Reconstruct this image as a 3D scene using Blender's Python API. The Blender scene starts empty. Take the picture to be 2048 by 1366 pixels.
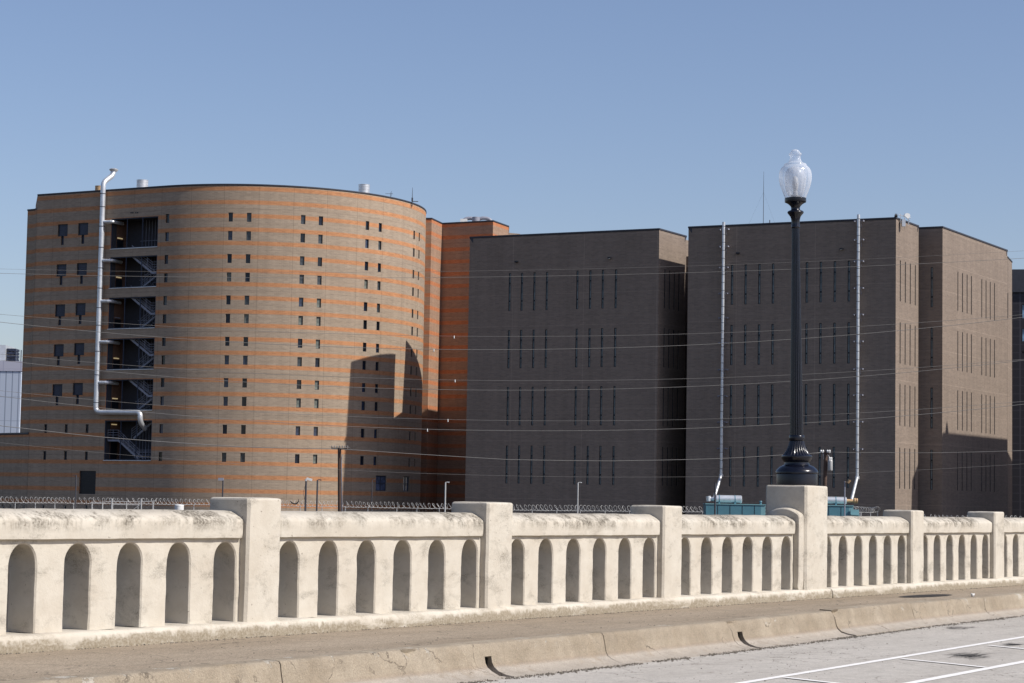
import bpy, math, random
from mathutils import Vector, Matrix, noise
random.seed(7)
SC = bpy.context.scene
COL = SC.collection
# ------------------------------------------------------------------ camera, sky, sun, exposure
F = 4200.0; H0 = 1003.0; ROLL = 0.0175
TH = math.atan((H0 - 683) / F)
_f = Vector((0, math.cos(TH), math.sin(TH))); _r = Vector((1, 0, 0)); _u = _r.cross(_f)
CR = math.cos(ROLL) * _r + math.sin(ROLL) * _u
CU = -math.sin(ROLL) * _r + math.cos(ROLL) * _u
cam_d = bpy.data.cameras.new('camera'); cam = bpy.data.objects.new('camera', cam_d); COL.objects.link(cam)
cam_d.sensor_fit = 'HORIZONTAL'; cam_d.sensor_width = 36.0; cam_d.lens = F * 36.0 / 2048.0
cam_d.clip_start = 0.5; cam_d.clip_end = 9000
m = Matrix((CR, CU, -_f)).transposed().to_4x4()
cam.matrix_world = m
SC.camera = cam

SUN = Vector((0.663, -0.292, 0.690)).normalized()
w = bpy.data.worlds.new('World'); SC.world = w; w.use_nodes = True
nt = w.node_tree; nt.nodes.clear()
sky = nt.nodes.new('ShaderNodeTexSky'); sky.sky_type = 'NISHITA'; sky.sun_disc = False
sky.sun_elevation = math.asin(SUN.z); sky.sun_rotation = math.atan2(SUN.x, SUN.y)
sky.altitude = 150; sky.air_density = 1.0; sky.dust_density = 1.2; sky.ozone_density = 4.0
bg = nt.nodes.new('ShaderNodeBackground'); bg.inputs[1].default_value = 0.122
wo = nt.nodes.new('ShaderNodeOutputWorld')
tint = nt.nodes.new('ShaderNodeMix'); tint.data_type = 'RGBA'; tint.blend_type = 'MULTIPLY'; tint.inputs[0].default_value = 1.0
tint.inputs[7].default_value = (1.13, 1.0, 1.0, 1.0)
nt.links.new(sky.outputs[0], tint.inputs[6]); nt.links.new(tint.outputs[2], bg.inputs[0]); nt.links.new(bg.outputs[0], wo.inputs[0])
sl = bpy.data.lights.new('sun', 'SUN'); sl.energy = 5.0; sl.angle = math.radians(0.53); sl.color = (1.0, 0.955, 0.89)
so = bpy.data.objects.new('sun', sl); COL.objects.link(so); so.rotation_euler = SUN.to_track_quat('Z', 'Y').to_euler()
so.location = (60, -40, 80)
SC.view_settings.view_transform = 'Standard'; SC.view_settings.look = 'None'
SC.view_settings.exposure = 0.0; SC.view_settings.gamma = 1.0
SC.render.engine = 'CYCLES'

# ------------------------------------------------------------------ geometry helpers
def ray(px, py): return CR * ((px - 1024) / F) + CU * ((683 - py) / F) + _f
def atY(px, py, Y):
    r = ray(px, py); return r * (Y / r.y)
def atZ(px, py, Z):
    r = ray(px, py); return r * (Z / r.z)

class MB:
    def __init__(s): s.v = []; s.f = []; s.uv = {}; s.mi = []
    def vert(s, p): s.v.append(Vector(p)); return len(s.v) - 1
    def face(s, idx, uv=None, mi=0):
        s.f.append(tuple(idx)); s.mi.append(mi)
        if uv: s.uv[len(s.f) - 1] = uv
    def quad(s, a, b, c, d, uv=None, mi=0):
        i = [s.vert(p) for p in (a, b, c, d)]; s.face(i, uv, mi)
    def box(s, x0, y0, z0, x1, y1, z1, M=None, mi=0):
        P = [Vector(p) for p in ((x0,y0,z0),(x1,y0,z0),(x1,y1,z0),(x0,y1,z0),(x0,y0,z1),(x1,y0,z1),(x1,y1,z1),(x0,y1,z1))]
        if M is not None: P = [M @ p for p in P]
        b = len(s.v); s.v += P
        for f in ((0,3,2,1),(4,5,6,7),(0,1,5,4),(1,2,6,5),(2,3,7,6),(3,0,4,7)): s.face([b + k for k in f], None, mi)
    def tube(s, pts, r, n=8, cap=True, mi=0):
        pts = [Vector(p) for p in pts]; rs = r if isinstance(r, (list, tuple)) else [r] * len(pts)
        rings = []; up = None
        for i, p in enumerate(pts):
            t = (pts[min(i + 1, len(pts) - 1)] - pts[max(i - 1, 0)])
            if t.length < 1e-9: t = Vector((0, 0, 1))
            t.normalize()
            if up is None:
                up = Vector((0, 0, 1)) if abs(t.z) < 0.9 else Vector((1, 0, 0))
            up = (up - t * up.dot(t))
            if up.length < 1e-6: up = t.orthogonal()
            up.normalize(); sd = t.cross(up)
            rings.append([s.vert(p + (up * math.cos(a) + sd * math.sin(a)) * rs[i]) for a in [2 * math.pi * k / n for k in range(n)]])
        for a, b in zip(rings, rings[1:]):
            for k in range(n): s.face([a[k], a[(k + 1) % n], b[(k + 1) % n], b[k]], None, mi)
        if cap:
            s.face(rings[0][::-1], None, mi); s.face(rings[-1], None, mi)
    def lathe(s, prof, n=32, c=(0, 0, 0), mi=0, mod=None, cap=True):
        c = Vector(c); rings = []
        for (r, z) in prof:
            ring = []
            for k in range(n):
                a = 2 * math.pi * k / n; rr = r * (mod(a, z) if mod else 1)
                ring.append(s.vert(c + Vector((rr * math.cos(a), rr * math.sin(a), z))))
            rings.append(ring)
        for a, b in zip(rings, rings[1:]):
            for k in range(n): s.face([a[k], a[(k + 1) % n], b[(k + 1) % n], b[k]], None, mi)
        if cap:
            s.face(rings[0][::-1], None, mi); s.face(rings[-1], None, mi)
    def mesh(s, name, mats, off=Vector((0, 0, 0)), smooth=False, angle=None):
        me = bpy.data.meshes.new(name)
        me.from_pydata([tuple(v - off) for v in s.v], [], s.f)
        if not isinstance(mats, (list, tuple)): mats = [mats]
        for mm in mats: me.materials.append(mm)
        if len(mats) > 1: me.polygons.foreach_set('material_index', s.mi)
        if s.uv:
            ul = me.uv_layers.new(name='uv')
            for fi, uv in s.uv.items():
                p = me.polygons[fi]
                for li, q in zip(p.loop_indices, uv): ul.data[li].uv = q
        if smooth:
            me.polygons.foreach_set('use_smooth', [True] * len(me.polygons))
            if angle is not None: me.set_sharp_from_angle(angle=math.radians(angle))
        me.update(); return me

def link(name, me, parent=None, loc=(0, 0, 0), rz=0.0):
    o = bpy.data.objects.new(name, me); COL.objects.link(o)
    o.location = loc; o.rotation_euler = (0, 0, rz)
    if parent is not None: o.parent = parent
    return o
def part(name, mb, mats, parent, smooth=False, angle=None):
    """mesh given in world coordinates, hung under an unrotated root"""
    off = Vector(parent.location)
    return link(name, mb.mesh(name, mats, off, smooth, angle), parent)
def tag(o, label=None, cat=None, group=None, kind=None):
    if label: o['label'] = label
    if cat: o['category'] = cat
    if group: o['group'] = group
    if kind: o['kind'] = kind
    return o
def root(name, loc, label, cat, group=None, rz=0.0):
    o = bpy.data.objects.new(name, None); COL.objects.link(o); o.empty_display_size = 0.5
    o.location = loc; o.rotation_euler = (0, 0, rz); return tag(o, label, cat, group)
def single(name, mb, mats, loc, label, cat, group=None, smooth=False, angle=None):
    o = link(name, mb.mesh(name, mats, Vector(loc), smooth, angle), None, loc); return tag(o, label, cat, group)
def struct(name, mb, mats, smooth=False, angle=None):
    o = link(name, mb.mesh(name, mats, Vector((0,0,0)), smooth, angle)); return tag(o, kind='structure')

# ------------------------------------------------------------------ material helpers
class NT:
    def __init__(s, name):
        s.m = bpy.data.materials.new(name); s.m.use_nodes = True; s.t = s.m.node_tree; s.t.nodes.clear()
        s.out = s.n('ShaderNodeOutputMaterial'); s.b = s.n('ShaderNodeBsdfPrincipled'); s.l(s.b.outputs[0], s.out.inputs[0])
    def n(s, t, **k):
        x = s.t.nodes.new(t)
        for a, b in k.items(): setattr(x, a, b)
        return x
    def l(s, a, b): s.t.links.new(a, b)
    def set(s, sock, v):
        if hasattr(v, 'links') or isinstance(v, bpy.types.NodeSocket): s.l(v, sock)
        else: sock.default_value = v
    def math(s, op, a, b=0.0, c=0.0, clamp=False):
        x = s.n('ShaderNodeMath', operation=op, use_clamp=clamp)
        s.set(x.inputs[0], a); s.set(x.inputs[1], b); s.set(x.inputs[2], c); return x.outputs[0]
    def mix(s, f, a, b, mode='MIX'):
        x = s.n('ShaderNodeMix', data_type='RGBA', blend_type=mode)
        s.set(x.inputs[0], f); s.set(x.inputs[6], a); s.set(x.inputs[7], b); return x.outputs[2]
    def mapping(s, vec, scale=(1, 1, 1), loc=(0, 0, 0), rot=(0, 0, 0)):
        x = s.n('ShaderNodeMapping'); s.l(vec, x.inputs[0]); x.inputs['Scale'].default_value = scale
        x.inputs['Location'].default_value = loc; x.inputs['Rotation'].default_value = rot; return x.outputs[0]
    def noise(s, vec, scale, detail=4, rough=0.6, dist=0.0):
        x = s.n('ShaderNodeTexNoise'); s.l(vec, x.inputs['Vector']); x.inputs['Scale'].default_value = scale
        x.inputs['Detail'].default_value = detail; x.inputs['Roughness'].default_value = rough; x.inputs['Distortion'].default_value = dist
        return x.outputs['Fac']
    def ramp(s, v, stops):
        x = s.n('ShaderNodeValToRGB'); s.l(v, x.inputs[0]); e = x.color_ramp.elements
        while len(e) < len(stops): e.new(0.5)
        for k, (p, c) in enumerate(stops):
            e[k].position = p; e[k].color = c if len(c) == 4 else (*c, 1)
        return x.outputs[0]
    def maprange(s, v, a, b, c=0.0, d=1.0):
        x = s.n('ShaderNodeMapRange'); s.l(v, x.inputs[0])
        for i, q in enumerate((a, b, c, d)): x.inputs[i + 1].default_value = q
        return x.outputs[0]
    def bump(s, h, strength, dist=0.01):
        x = s.n('ShaderNodeBump'); s.l(h, x.inputs['Height']); x.inputs['Strength'].default_value = strength
        x.inputs['Distance'].default_value = dist; s.l(x.outputs[0], s.b.inputs['Normal'])
    def col(s, c, rough=0.8, metal=0.0, spec=None):
        s.set(s.b.inputs['Base Color'], c if not (isinstance(c, tuple) and len(c) == 3) else (*c, 1))
        s.set(s.b.inputs['Roughness'], rough); s.b.inputs['Metallic'].default_value = metal
        if spec is not None: s.b.inputs['Specular IOR Level'].default_value = spec
        return s.m
def C4(r, g, b): return (r, g, b, 1.0)
def plain(name, c, rough=0.6, metal=0.0, var=0.12, scale=3.0, spec=None):
    t = NT(name); co = t.n('ShaderNodeTexCoord').outputs['Object']
    nz = t.noise(co, scale, 5)
    k = t.maprange(nz, 0.25, 0.75, 1 - var, 1 + var)
    cc = t.n('ShaderNodeVectorMath', operation='SCALE'); cc.inputs[0].default_value = c; t.l(k, cc.inputs['Scale'])
    t.col(cc.outputs[0], rough, metal, spec); return t.m

def brick(name, base_a, base_b, band=None, vj=3.2, joint_dark=0.8, streak=0.22, hlines=None, mort=1.15):
    t = NT(name); uv = t.n('ShaderNodeUVMap').outputs[0]
    sp = t.n('ShaderNodeSeparateXYZ'); t.l(uv, sp.inputs[0]); u, v = sp.outputs[0], sp.outputs[1]
    st = t.noise(t.mapping(uv, (0.22, 3.2, 1)), 1.0, 6, 0.65)
    st2 = t.noise(t.mapping(uv, (1.6, 9.0, 1), (5, 2, 0)), 1.0, 4, 0.7)
    blot = t.noise(t.mapping(uv, (0.09, 0.12, 1), (3, 9, 0)), 1.0, 4)
    drip = t.noise(t.mapping(uv, (1.3, 0.07, 1), (1, 4, 0)), 1.0, 5)
    col = t.mix(t.maprange(st, 0.2, 0.8), base_a, base_b)
    if band:
        z0, pitch, wd, ca, cb = band
        fr = t.math('FRACT', t.math('ADD', t.math('DIVIDE', t.math('SUBTRACT', v, z0), pitch), 0.5 + 40))
        msk = t.maprange(t.math('ADD', t.math('ABSOLUTE', t.math('SUBTRACT', fr, 0.5)), t.math('MULTIPLY', t.math('SUBTRACT', st2, 0.5), 0.05)), wd / pitch * 0.62, wd / pitch * 0.36, 0.0, 0.92)
        bc = t.mix(t.maprange(st2, 0.2, 0.8), ca, cb)
        col = t.mix(msk, col, bc)
    bt = t.n('ShaderNodeTexBrick'); t.l(uv, bt.inputs[0]); bt.inputs['Scale'].default_value = 1.0
    bt.inputs['Brick Width'].default_value = 0.40; bt.inputs['Row Height'].default_value = 0.135
    bt.inputs['Mortar Size'].default_value = 0.016; bt.inputs['Mortar Smooth'].default_value = 0.3; bt.inputs['Bias'].default_value = 0.0
    bt.inputs['Color1'].default_value = C4(0.90, 0.90, 0.90); bt.inputs['Color2'].default_value = C4(1.09, 1.08, 1.07)
    bt.inputs['Mortar'].default_value = C4(mort, mort * .98, mort * .95)
    col = t.mix(1.0, col, bt.outputs[0], 'MULTIPLY')
    k = t.math('ADD', t.maprange(st2, 0.25, 0.75, 1 - streak, 1 + streak), t.maprange(blot, 0.3, 0.7, -0.06, 0.06))
    k = t.math('ADD', k, t.maprange(drip, 0.35, 0.75, 0.06, -0.10))
    # control joints
    ju = t.math('FRACT', t.math('ADD', t.math('DIVIDE', u, vj), 0.37))
    jm = t.math('LESS_THAN', ju, 0.045 / vj * 1.6)
    jl = jm
    for (z0, p, wd) in (hlines or []):
        f2 = t.math('FRACT', t.math('ADD', t.math('DIVIDE', t.math('SUBTRACT', v, z0), p), 40.0))
        jl = t.math('MAXIMUM', jl, t.math('LESS_THAN', f2, wd / p))
    k = t.math('MULTIPLY', k, t.math('SUBTRACT', 1.0, t.math('MULTIPLY', jl, 1 - joint_dark)))
    cc = t.n('ShaderNodeVectorMath', operation='SCALE'); t.l(col, cc.inputs[0]); t.l(k, cc.inputs['Scale'])
    t.col(cc.outputs[0], 0.9, 0.0, 0.25); t.bump(bt.outputs['Fac'], 0.3, -0.01)
    return t.m

M = {}
BAND = (29.47, 1.3155, 0.41)
M['banded'] = brick('banded_brick', C4(0.282, 0.222, 0.164), C4(0.362, 0.292, 0.224), (*BAND, C4(0.42, 0.180, 0.080), C4(0.48, 0.238, 0.112)), 3.35, 0.80, 0.10, [(23.56, 3.95, 0.05), (25.28, 3.95, 0.04)])
M['wing'] = brick('bounce_red_banded_brick', C4(0.27, 0.175, 0.12), C4(0.34, 0.23, 0.165), (*BAND, C4(0.40, 0.145, 0.062), C4(0.46, 0.185, 0.085)), 9.0, 0.8, 0.10, [(23.56, 3.95, 0.05)])  # banded brick tinted redder: light bounced between walls put into its colour
M['brown'] = brick('brown_brick', C4(0.208, 0.165, 0.133), C4(0.254, 0.205, 0.167), None, 7.3, 1.22, 0.08, [(21.7, 5.36, 0.05), (19.3, 5.36, 0.045)], 1.1)
M['tan'] = M['brown']
M['coping'] = plain('coping_metal', (0.035, 0.035, 0.045), 0.5, 0.0)
M['roof'] = plain('roof_gravel', (0.28, 0.26, 0.24), 0.95)
M['frame'] = plain('window_frame', (0.012, 0.014, 0.020), 0.45)
M['slotframe'] = plain('slot_frame', (0.10, 0.14, 0.15), 0.5)
M['slotback'] = plain('slot_back', (0.014, 0.02, 0.026), 0.5)
def glass(name, c, rough=0.12, spec=0.5):
    t = NT(name); co = t.n('ShaderNodeTexCoord').outputs['Object']
    nz = t.noise(co, 2.0, 3); t.col(t.mix(t.maprange(nz, 0.35, 0.65), C4(*[x * 0.7 for x in c]), C4(*[min(1, x * 1.4) for x in c])), rough, 0.0, spec); return t.m
M['glass'] = glass('dark_glass', (0.012, 0.017, 0.030), 0.15, 0.32)
M['glass_pale'] = glass('curtained_glass', (0.14, 0.15, 0.13), 0.3, 0.4)
M['glass_blue'] = glass('blue_glass', (0.09, 0.12, 0.20), 0.15, 0.7)
M['screen'] = glass('screened_glass', (0.022, 0.028, 0.050), 0.4, 0.4)
M['galv'] = plain('galvanised_steel', (0.62, 0.64, 0.66), 0.38, 0.55, 0.16, 1.6)
M['galv_fence'] = plain('galvanised_wire', (0.48, 0.48, 0.47), 0.5, 0.15, 0.1, 1.6)
M['band_dark'] = plain('duct_strap', (0.05, 0.05, 0.06), 0.6)
M['rust'] = plain('rusty_steel', (0.55, 0.36, 0.19), 0.7, 0.1, 0.45, 0.9)
M['navy'] = plain('navy_paint', (0.022, 0.032, 0.06), 0.5)
M['stair'] = plain('grey_stair_paint', (0.25, 0.26, 0.31), 0.55)
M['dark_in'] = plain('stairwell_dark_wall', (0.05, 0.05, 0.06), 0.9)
M['white'] = plain('white_paint', (0.72, 0.72, 0.70), 0.5)
M['lampblack'] = plain('black_lamp_paint', (0.004, 0.005, 0.011), 0.24, 0.0, 0.35, 9.0, 0.5)
M['wood'] = plain('pole_wood', (0.09, 0.055, 0.04), 0.9, 0, 0.3, 4)
M['wire'] = plain('overhead_wire', (0.21, 0.20, 0.185), 0.6)
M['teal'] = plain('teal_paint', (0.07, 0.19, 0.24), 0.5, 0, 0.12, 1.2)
M['teal_light'] = plain('pale_teal_paint', (0.17, 0.34, 0.37), 0.5, 0, 0.12, 1.2)  # lighter teal for lid, end panel and louvre grille
M['paint'] = plain('road_paint', (0.80, 0.78, 0.74), 0.7, 0, 0.10, 6)
M['ground'] = plain('asphalt_yard', (0.060, 0.050, 0.038), 0.95, 0, 0.3, 0.2, 0.1)
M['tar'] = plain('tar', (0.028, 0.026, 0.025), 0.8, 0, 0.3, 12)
M['pebble'] = plain('pebble', (0.11, 0.095, 0.075), 0.9, 0, 0.5, 40)
M['panel_blue'] = None

def lamp_mat(name, c, e):
    t = NT(name); t.col(C4(*c), 0.5); t.b.inputs['Emission Color'].default_value = C4(*c); t.b.inputs['Emission Strength'].default_value = e; return t.m
M['lit'] = lamp_mat('lit_fixture', (1.0, 0.78, 0.42), 0.28)

# weathered painted concrete (balustrade): streaks and mildew as real stains
def concrete(name, base_a, base_b, stain, cap=False, foot=False, amount=1.0):
    t = NT(name); co = t.n('ShaderNodeTexCoord').outputs['Object']
    sp = t.n('ShaderNodeSeparateXYZ'); t.l(co, sp.inputs[0]); z = sp.outputs[2]
    big = t.noise(co, 0.9, 5, 0.6); mid = t.noise(co, 5.0, 6, 0.7); fine = t.noise(co, 38.0, 4, 0.7)
    drip = t.noise(t.mapping(co, (9.0, 9.0, 1.4)), 1.0, 6, 0.75, 0.4)
    patch = t.noise(t.mapping(co, (2.2, 2.2, 3.5), (7, 3, 1)), 1.0, 7, 0.72, 0.3)
    speck = t.noise(co, 70.0, 3, 0.8)
    col = t.mix(t.maprange(mid, 0.3, 0.7), base_a, base_b)
    col = t.mix(t.maprange(big, 0.42, 0.66, 0, 0.28), col, C4(0.42, 0.35, 0.265))
    # general mildew specks
    ms = t.maprange(patch, 0.51, 0.66, 0.0, 0.62 * amount); ms = t.math('MULTIPLY', ms, t.maprange(speck, 0.35, 0.62))
    if cap:
        hz = t.maprange(z, -0.37, -0.27, 0.0, 1.0)
        a = t.maprange(t.math('ADD', t.math('MULTIPLY', drip, 0.5), t.math('MULTIPLY', patch, 0.6)), 0.485, 0.60)
        a = t.math('MULTIPLY', t.math('MULTIPLY', a, hz), t.maprange(fine, 0.34, 0.56, 0.32, 0.98)); ms = t.math('MAXIMUM', ms, a)
        ms = t.math('MULTIPLY', ms, t.maprange(t.noise(t.mapping(co, (0.9, 0.9, 0.9), (4, 1, 6)), 1.0, 6, 0.72), 0.40, 0.56, 0.12, 1.0))
        top = t.math('MULTIPLY', t.maprange(z, -0.20, -0.15), 0.42); ms = t.math('MAXIMUM', ms, t.math('MULTIPLY', top, t.maprange(mid, 0.3, 0.6)))
    if foot:
        hz = t.maprange(z, -1.28, -1.40, 0.0, 1.0)
        a = t.maprange(t.math('ADD', t.math('ADD', t.math('MULTIPLY', drip, 0.6), t.math('MULTIPLY', patch, 0.35)), t.math('MULTIPLY', hz, 0.26)), 0.50, 0.60)
        gate = t.maprange(t.math('ADD', t.noise(t.mapping(co, (1.1, 1.1, 3), (3, 8, 2)), 1.0, 5, 0.7), t.math('MULTIPLY', hz, 0.16)), 0.47, 0.58)
        a = t.math('MULTIPLY', t.math('MULTIPLY', t.math('MULTIPLY', a, gate), t.maprange(hz, 0.0, 0.25)), t.maprange(fine, 0.3, 0.6, 0.45, 0.95)); ms = t.math('MAXIMUM', ms, a)
    col = t.mix(ms, col, stain)
    pit = t.math('GREATER_THAN', t.noise(co, 26.0, 2, 0.5), 0.735)
    col = t.mix(t.math('MULTIPLY', pit, 0.55), col, C4(0.16, 0.13, 0.10))
    t.col(col, 0.92, 0, 0.2)
    h = t.math('ADD', t.math('MULTIPLY', mid, 0.5), t.math('MULTIPLY', fine, 0.25)); h = t.math('SUBTRACT', h, t.math('MULTIPLY', pit, 0.35)); h = t.math('ADD', h, t.math('MULTIPLY', ms, -0.25))
    t.bump(h, 0.55, 0.02); return t.m
BA, BB, ST = C4(0.49, 0.446, 0.372), C4(0.575, 0.535, 0.458), C4(0.105, 0.090, 0.068)
M['conc'] = concrete('painted_concrete', BA, BB, ST)
M['conc_cap'] = concrete('painted_concrete_coping', BA, BB, ST, cap=True)
M['conc_foot'] = concrete('painted_concrete_plinth', BA, BB, C4(0.23, 0.19, 0.13), foot=True)

def paving(name, a, b, fleck, scale=60, rough=0.95, streakdir=True, cracks=0.0):
    t = NT(name); co = t.n('ShaderNodeTexCoord').outputs['Object']
    big = t.noise(t.mapping(t.mapping(co, (1, 1, 1), (0, 0, 0), (0, 0, -(math.pi / 2 - math.radians(33.42)))), (0.22, 1.7, 1)), 1.0, 6, 0.65); mid = t.noise(co, 6.0, 5, 0.7); fine = t.noise(co, scale, 3, 0.8)
    sp = t.noise(co, scale * 1.9, 2, 0.8)
    col = t.mix(t.maprange(big, 0.35, 0.65), a, b)
    col = t.mix(t.maprange(fine, 0.48, 0.62, 0, 0.9), col, fleck)
    k = t.maprange(sp, 0.3, 0.7, 0.78, 1.22); k = t.math('MULTIPLY', k, t.maprange(mid, 0.3, 0.7, 0.90, 1.10)); k = t.math('MULTIPLY', k, t.maprange(t.noise(co, 19.0, 4, 0.75), 0.3, 0.7, 0.86, 1.14))
    cc = t.n('ShaderNodeVectorMath', operation='SCALE'); t.l(col, cc.inputs[0]); t.l(k, cc.inputs['Scale'])
    o = cc.outputs[0]
    if cracks:
        vo = t.n('ShaderNodeTexVoronoi', feature='DISTANCE_TO_EDGE'); vo.inputs['Scale'].default_value = 0.55
        wv = t.n('ShaderNodeVectorMath', operation='ADD'); t.l(co, wv.inputs[0])
        nn = t.n('ShaderNodeTexNoise'); t.l(co, nn.inputs[0]); nn.inputs['Scale'].default_value = 2.2; nn.inputs['Detail'].default_value = 5
        sc = t.n('ShaderNodeVectorMath', operation='SCALE'); t.l(nn.outputs['Color'], sc.inputs[0]); sc.inputs['Scale'].default_value = 0.9
        t.l(sc.outputs[0], wv.inputs[1]); t.l(wv.outputs[0], vo.inputs['Vector'])
        cr = t.math('LESS_THAN', vo.outputs['Distance'], 0.006); o = t.mix(t.math('MULTIPLY', cr, cracks), o, C4(0.10, 0.085, 0.065))
    t.col(o, rough, 0, 0.2); t.bump(t.math('ADD', fine, mid), 0.5, 0.012); return t.m
M['walk'] = paving('exposed_aggregate_paving', C4(0.29, 0.236, 0.172), C4(0.37, 0.306, 0.23), C4(0.17, 0.132, 0.092), 48, cracks=0.5)
M['road'] = paving('worn_asphalt', C4(0.405, 0.375, 0.332), C4(0.49, 0.458, 0.41), C4(0.35, 0.325, 0.288), 60, cracks=0.45)
M['deck'] = paving('deck_concrete', C4(0.36, 0.32, 0.26), C4(0.43, 0.38, 0.31), C4(0.30, 0.26, 0.2), 20)
def kerb_mat():
    t = NT('kerb_concrete'); co = t.n('ShaderNodeTexCoord').outputs['Object']
    sp = t.n('ShaderNodeSeparateXYZ'); t.l(co, sp.inputs[0]); z = sp.outputs[2]
    mid = t.noise(co, 5.0, 6, 0.7); fine = t.noise(co, 60.0, 3, 0.8); big = t.noise(co, 1.1, 5, 0.65); drip = t.noise(t.mapping(co, (6, 6, 0.8)), 1.0, 5, 0.7)
    zz = t.math('ADD', z, t.math('MULTIPLY', t.math('SUBTRACT', mid, 0.5), 0.03))
    up = t.mix(t.maprange(big, 0.35, 0.65), C4(0.285, 0.235, 0.172), C4(0.375, 0.318, 0.242)); lo = C4(0.39, 0.345, 0.29)
    col = t.mix(t.maprange(zz, -1.665, -1.635), lo, up)
    line = t.math('MULTIPLY', t.maprange(zz, -1.675, -1.655), t.maprange(zz, -1.61, -1.645)); col = t.mix(t.math('MULTIPLY', line, 0.35), col, C4(0.24, 0.18, 0.13))
    col = t.mix(t.maprange(drip, 0.54, 0.72, 0, 0.55), col, C4(0.30, 0.24, 0.17))
    chip = t.math('MULTIPLY', t.maprange(t.noise(co, 2.6, 6, 0.75), 0.60, 0.64), t.maprange(z, -1.52, -1.46)); col = t.mix(chip, col, C4(0.45, 0.41, 0.345))
    vo = t.n('ShaderNodeTexVoronoi', feature='DISTANCE_TO_EDGE'); vo.inputs['Scale'].default_value = 0.9
    nn = t.n('ShaderNodeTexNoise'); t.l(co, nn.inputs[0]); nn.inputs['Scale'].default_value = 3.0; nn.inputs['Detail'].default_value = 6
    sc = t.n('ShaderNodeVectorMath', operation='SCALE'); t.l(nn.outputs['Color'], sc.inputs[0]); sc.inputs['Scale'].default_value = 0.8
    ad = t.n('ShaderNodeVectorMath', operation='ADD'); t.l(co, ad.inputs[0]); t.l(sc.outputs[0], ad.inputs[1]); t.l(ad.outputs[0], vo.inputs['Vector'])
    cr = t.math('MULTIPLY', t.math('LESS_THAN', vo.outputs['Distance'], 0.007), t.maprange(big, 0.45, 0.55)); col = t.mix(t.math('MULTIPLY', cr, 0.75), col, C4(0.10, 0.08, 0.06))
    k = t.maprange(fine, 0.3, 0.7, 0.80, 1.20); k = t.math('MULTIPLY', k, t.maprange(mid, 0.3, 0.7, 0.88, 1.12)); cc = t.n('ShaderNodeVectorMath', operation='SCALE'); t.l(col, cc.inputs[0]); t.l(k, cc.inputs['Scale'])
    t.col(cc.outputs[0], 0.95, 0, 0.2); t.bump(t.math('ADD', t.math('ADD', mid, fine), t.math('MULTIPLY', chip, -0.6)), 0.8, 0.02); return t.m
M['kerb'] = kerb_mat()
def panel_mat(name, c, line, pu, pv):
    t = NT(name); uv = t.n('ShaderNodeUVMap').outputs[0]; sp = t.n('ShaderNodeSeparateXYZ'); t.l(uv, sp.inputs[0])
    fu = t.math('LESS_THAN', t.math('FRACT', t.math('ADD', t.math('DIVIDE', sp.outputs[0], pu), 40)), 0.075 / pu * 2)
    fv = t.math('LESS_THAN', t.math('FRACT', t.math('ADD', t.math('DIVIDE', sp.outputs[1], pv), 40)), 0.06 / pv * 2)
    fu2 = t.math('MULTIPLY', t.math('MAXIMUM', fu, t.math('MULTIPLY', fv, 0.5)), 0.8)
    t.col(t.mix(fu2, C4(*c), C4(*line)), 0.5); return t.m
M['bluepanel'] = panel_mat('pale_blue_panels', (0.54, 0.60, 0.70), (0.20, 0.24, 0.32), 0.95, 3.4)
M['palepanel'] = panel_mat('pale_parapet', (0.52, 0.52, 0.60), (0.4, 0.4, 0.5), 2.6, 1.1)
M['darkpanel'] = panel_mat('dark_blue_cladding', (0.030, 0.028, 0.036), (0.075, 0.07, 0.085), 3.2, 0.85)
M['darkslab'] = plain('dark_roof_band', (0.05, 0.052, 0.065), 0.6)
M['skyblue'] = glass('pale_blue_window', (0.22, 0.38, 0.55), 0.2, 0.6)

# ------------------------------------------------------------------ ground, bridge deck, road, pavement, kerb
GZ = -4.0
AZ = math.radians(33.42); N0 = 14.153
DV = Vector((math.sin(AZ), math.cos(AZ), 0)); NV = Vector((math.cos(AZ), -math.sin(AZ), 0))
def L(s, n, z): return DV * s + NV * (n - N0) + Vector((0, 0, z))
def sn(p): return p.dot(DV), p.dot(NV) + N0
RZ = math.pi / 2 - AZ            # local x along the parapet, local y behind it
g = MB(); g.quad((-3000, -500, GZ), (3000, -500, GZ), (3000, 6000, GZ), (-3000, 6000, GZ)); struct('ground', g, M['ground'])
ZW, ZR = -1.42, -1.745
KN = [(-30, 2.62), (6, 2.50), (12, 2.40), (15, 2.33), (20, 2.26), (24, 2.12), (29.6, 1.76), (35, 1.62), (60, 1.3), (90, 1.1)]
def kn(s):
    for (a, b), (c, d) in zip(KN, KN[1:]):
        if s <= c: return b + (d - b) * (s - a) / (c - a)
    return KN[-1][1]
S0, S1 = -6.0, 62.0
def strip(name, f0, f1, z, mat, step=1.0, s0=S0, s1=S1):
    b = MB(); n = max(1, int((s1 - s0) / step)); pv = None
    for k in range(n + 1):
        s = s0 + (s1 - s0) * k / n; a = b.vert(L(s, f0(s), z)); c = b.vert(L(s, f1(s), z))
        if pv: b.face([pv[0], pv[1], c, a])
        pv = (a, c)
    return b
struct('pavement', strip('pavement', lambda s: -0.62, lambda s: kn(s) - 0.20, ZW, M['walk']), M['walk'])
struct('road', strip('road', lambda s: 1.0, lambda s: 26.0, ZR, M['road']), M['road'])
b = MB()
def lbox(b, s0, n0, z0, s1, n1, z1, mi=0):
    P = [L(s, n, z) for z in (z0, z1) for s, n in ((s0, n1), (s1, n1), (s1, n0), (s0, n0))]
    i = len(b.v); b.v += P
    for f in ((0,3,2,1),(4,5,6,7),(0,1,5,4),(1,2,6,5),(2,3,7,6),(3,0,4,7)): b.face([i + k for k in f], None, mi)
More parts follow.
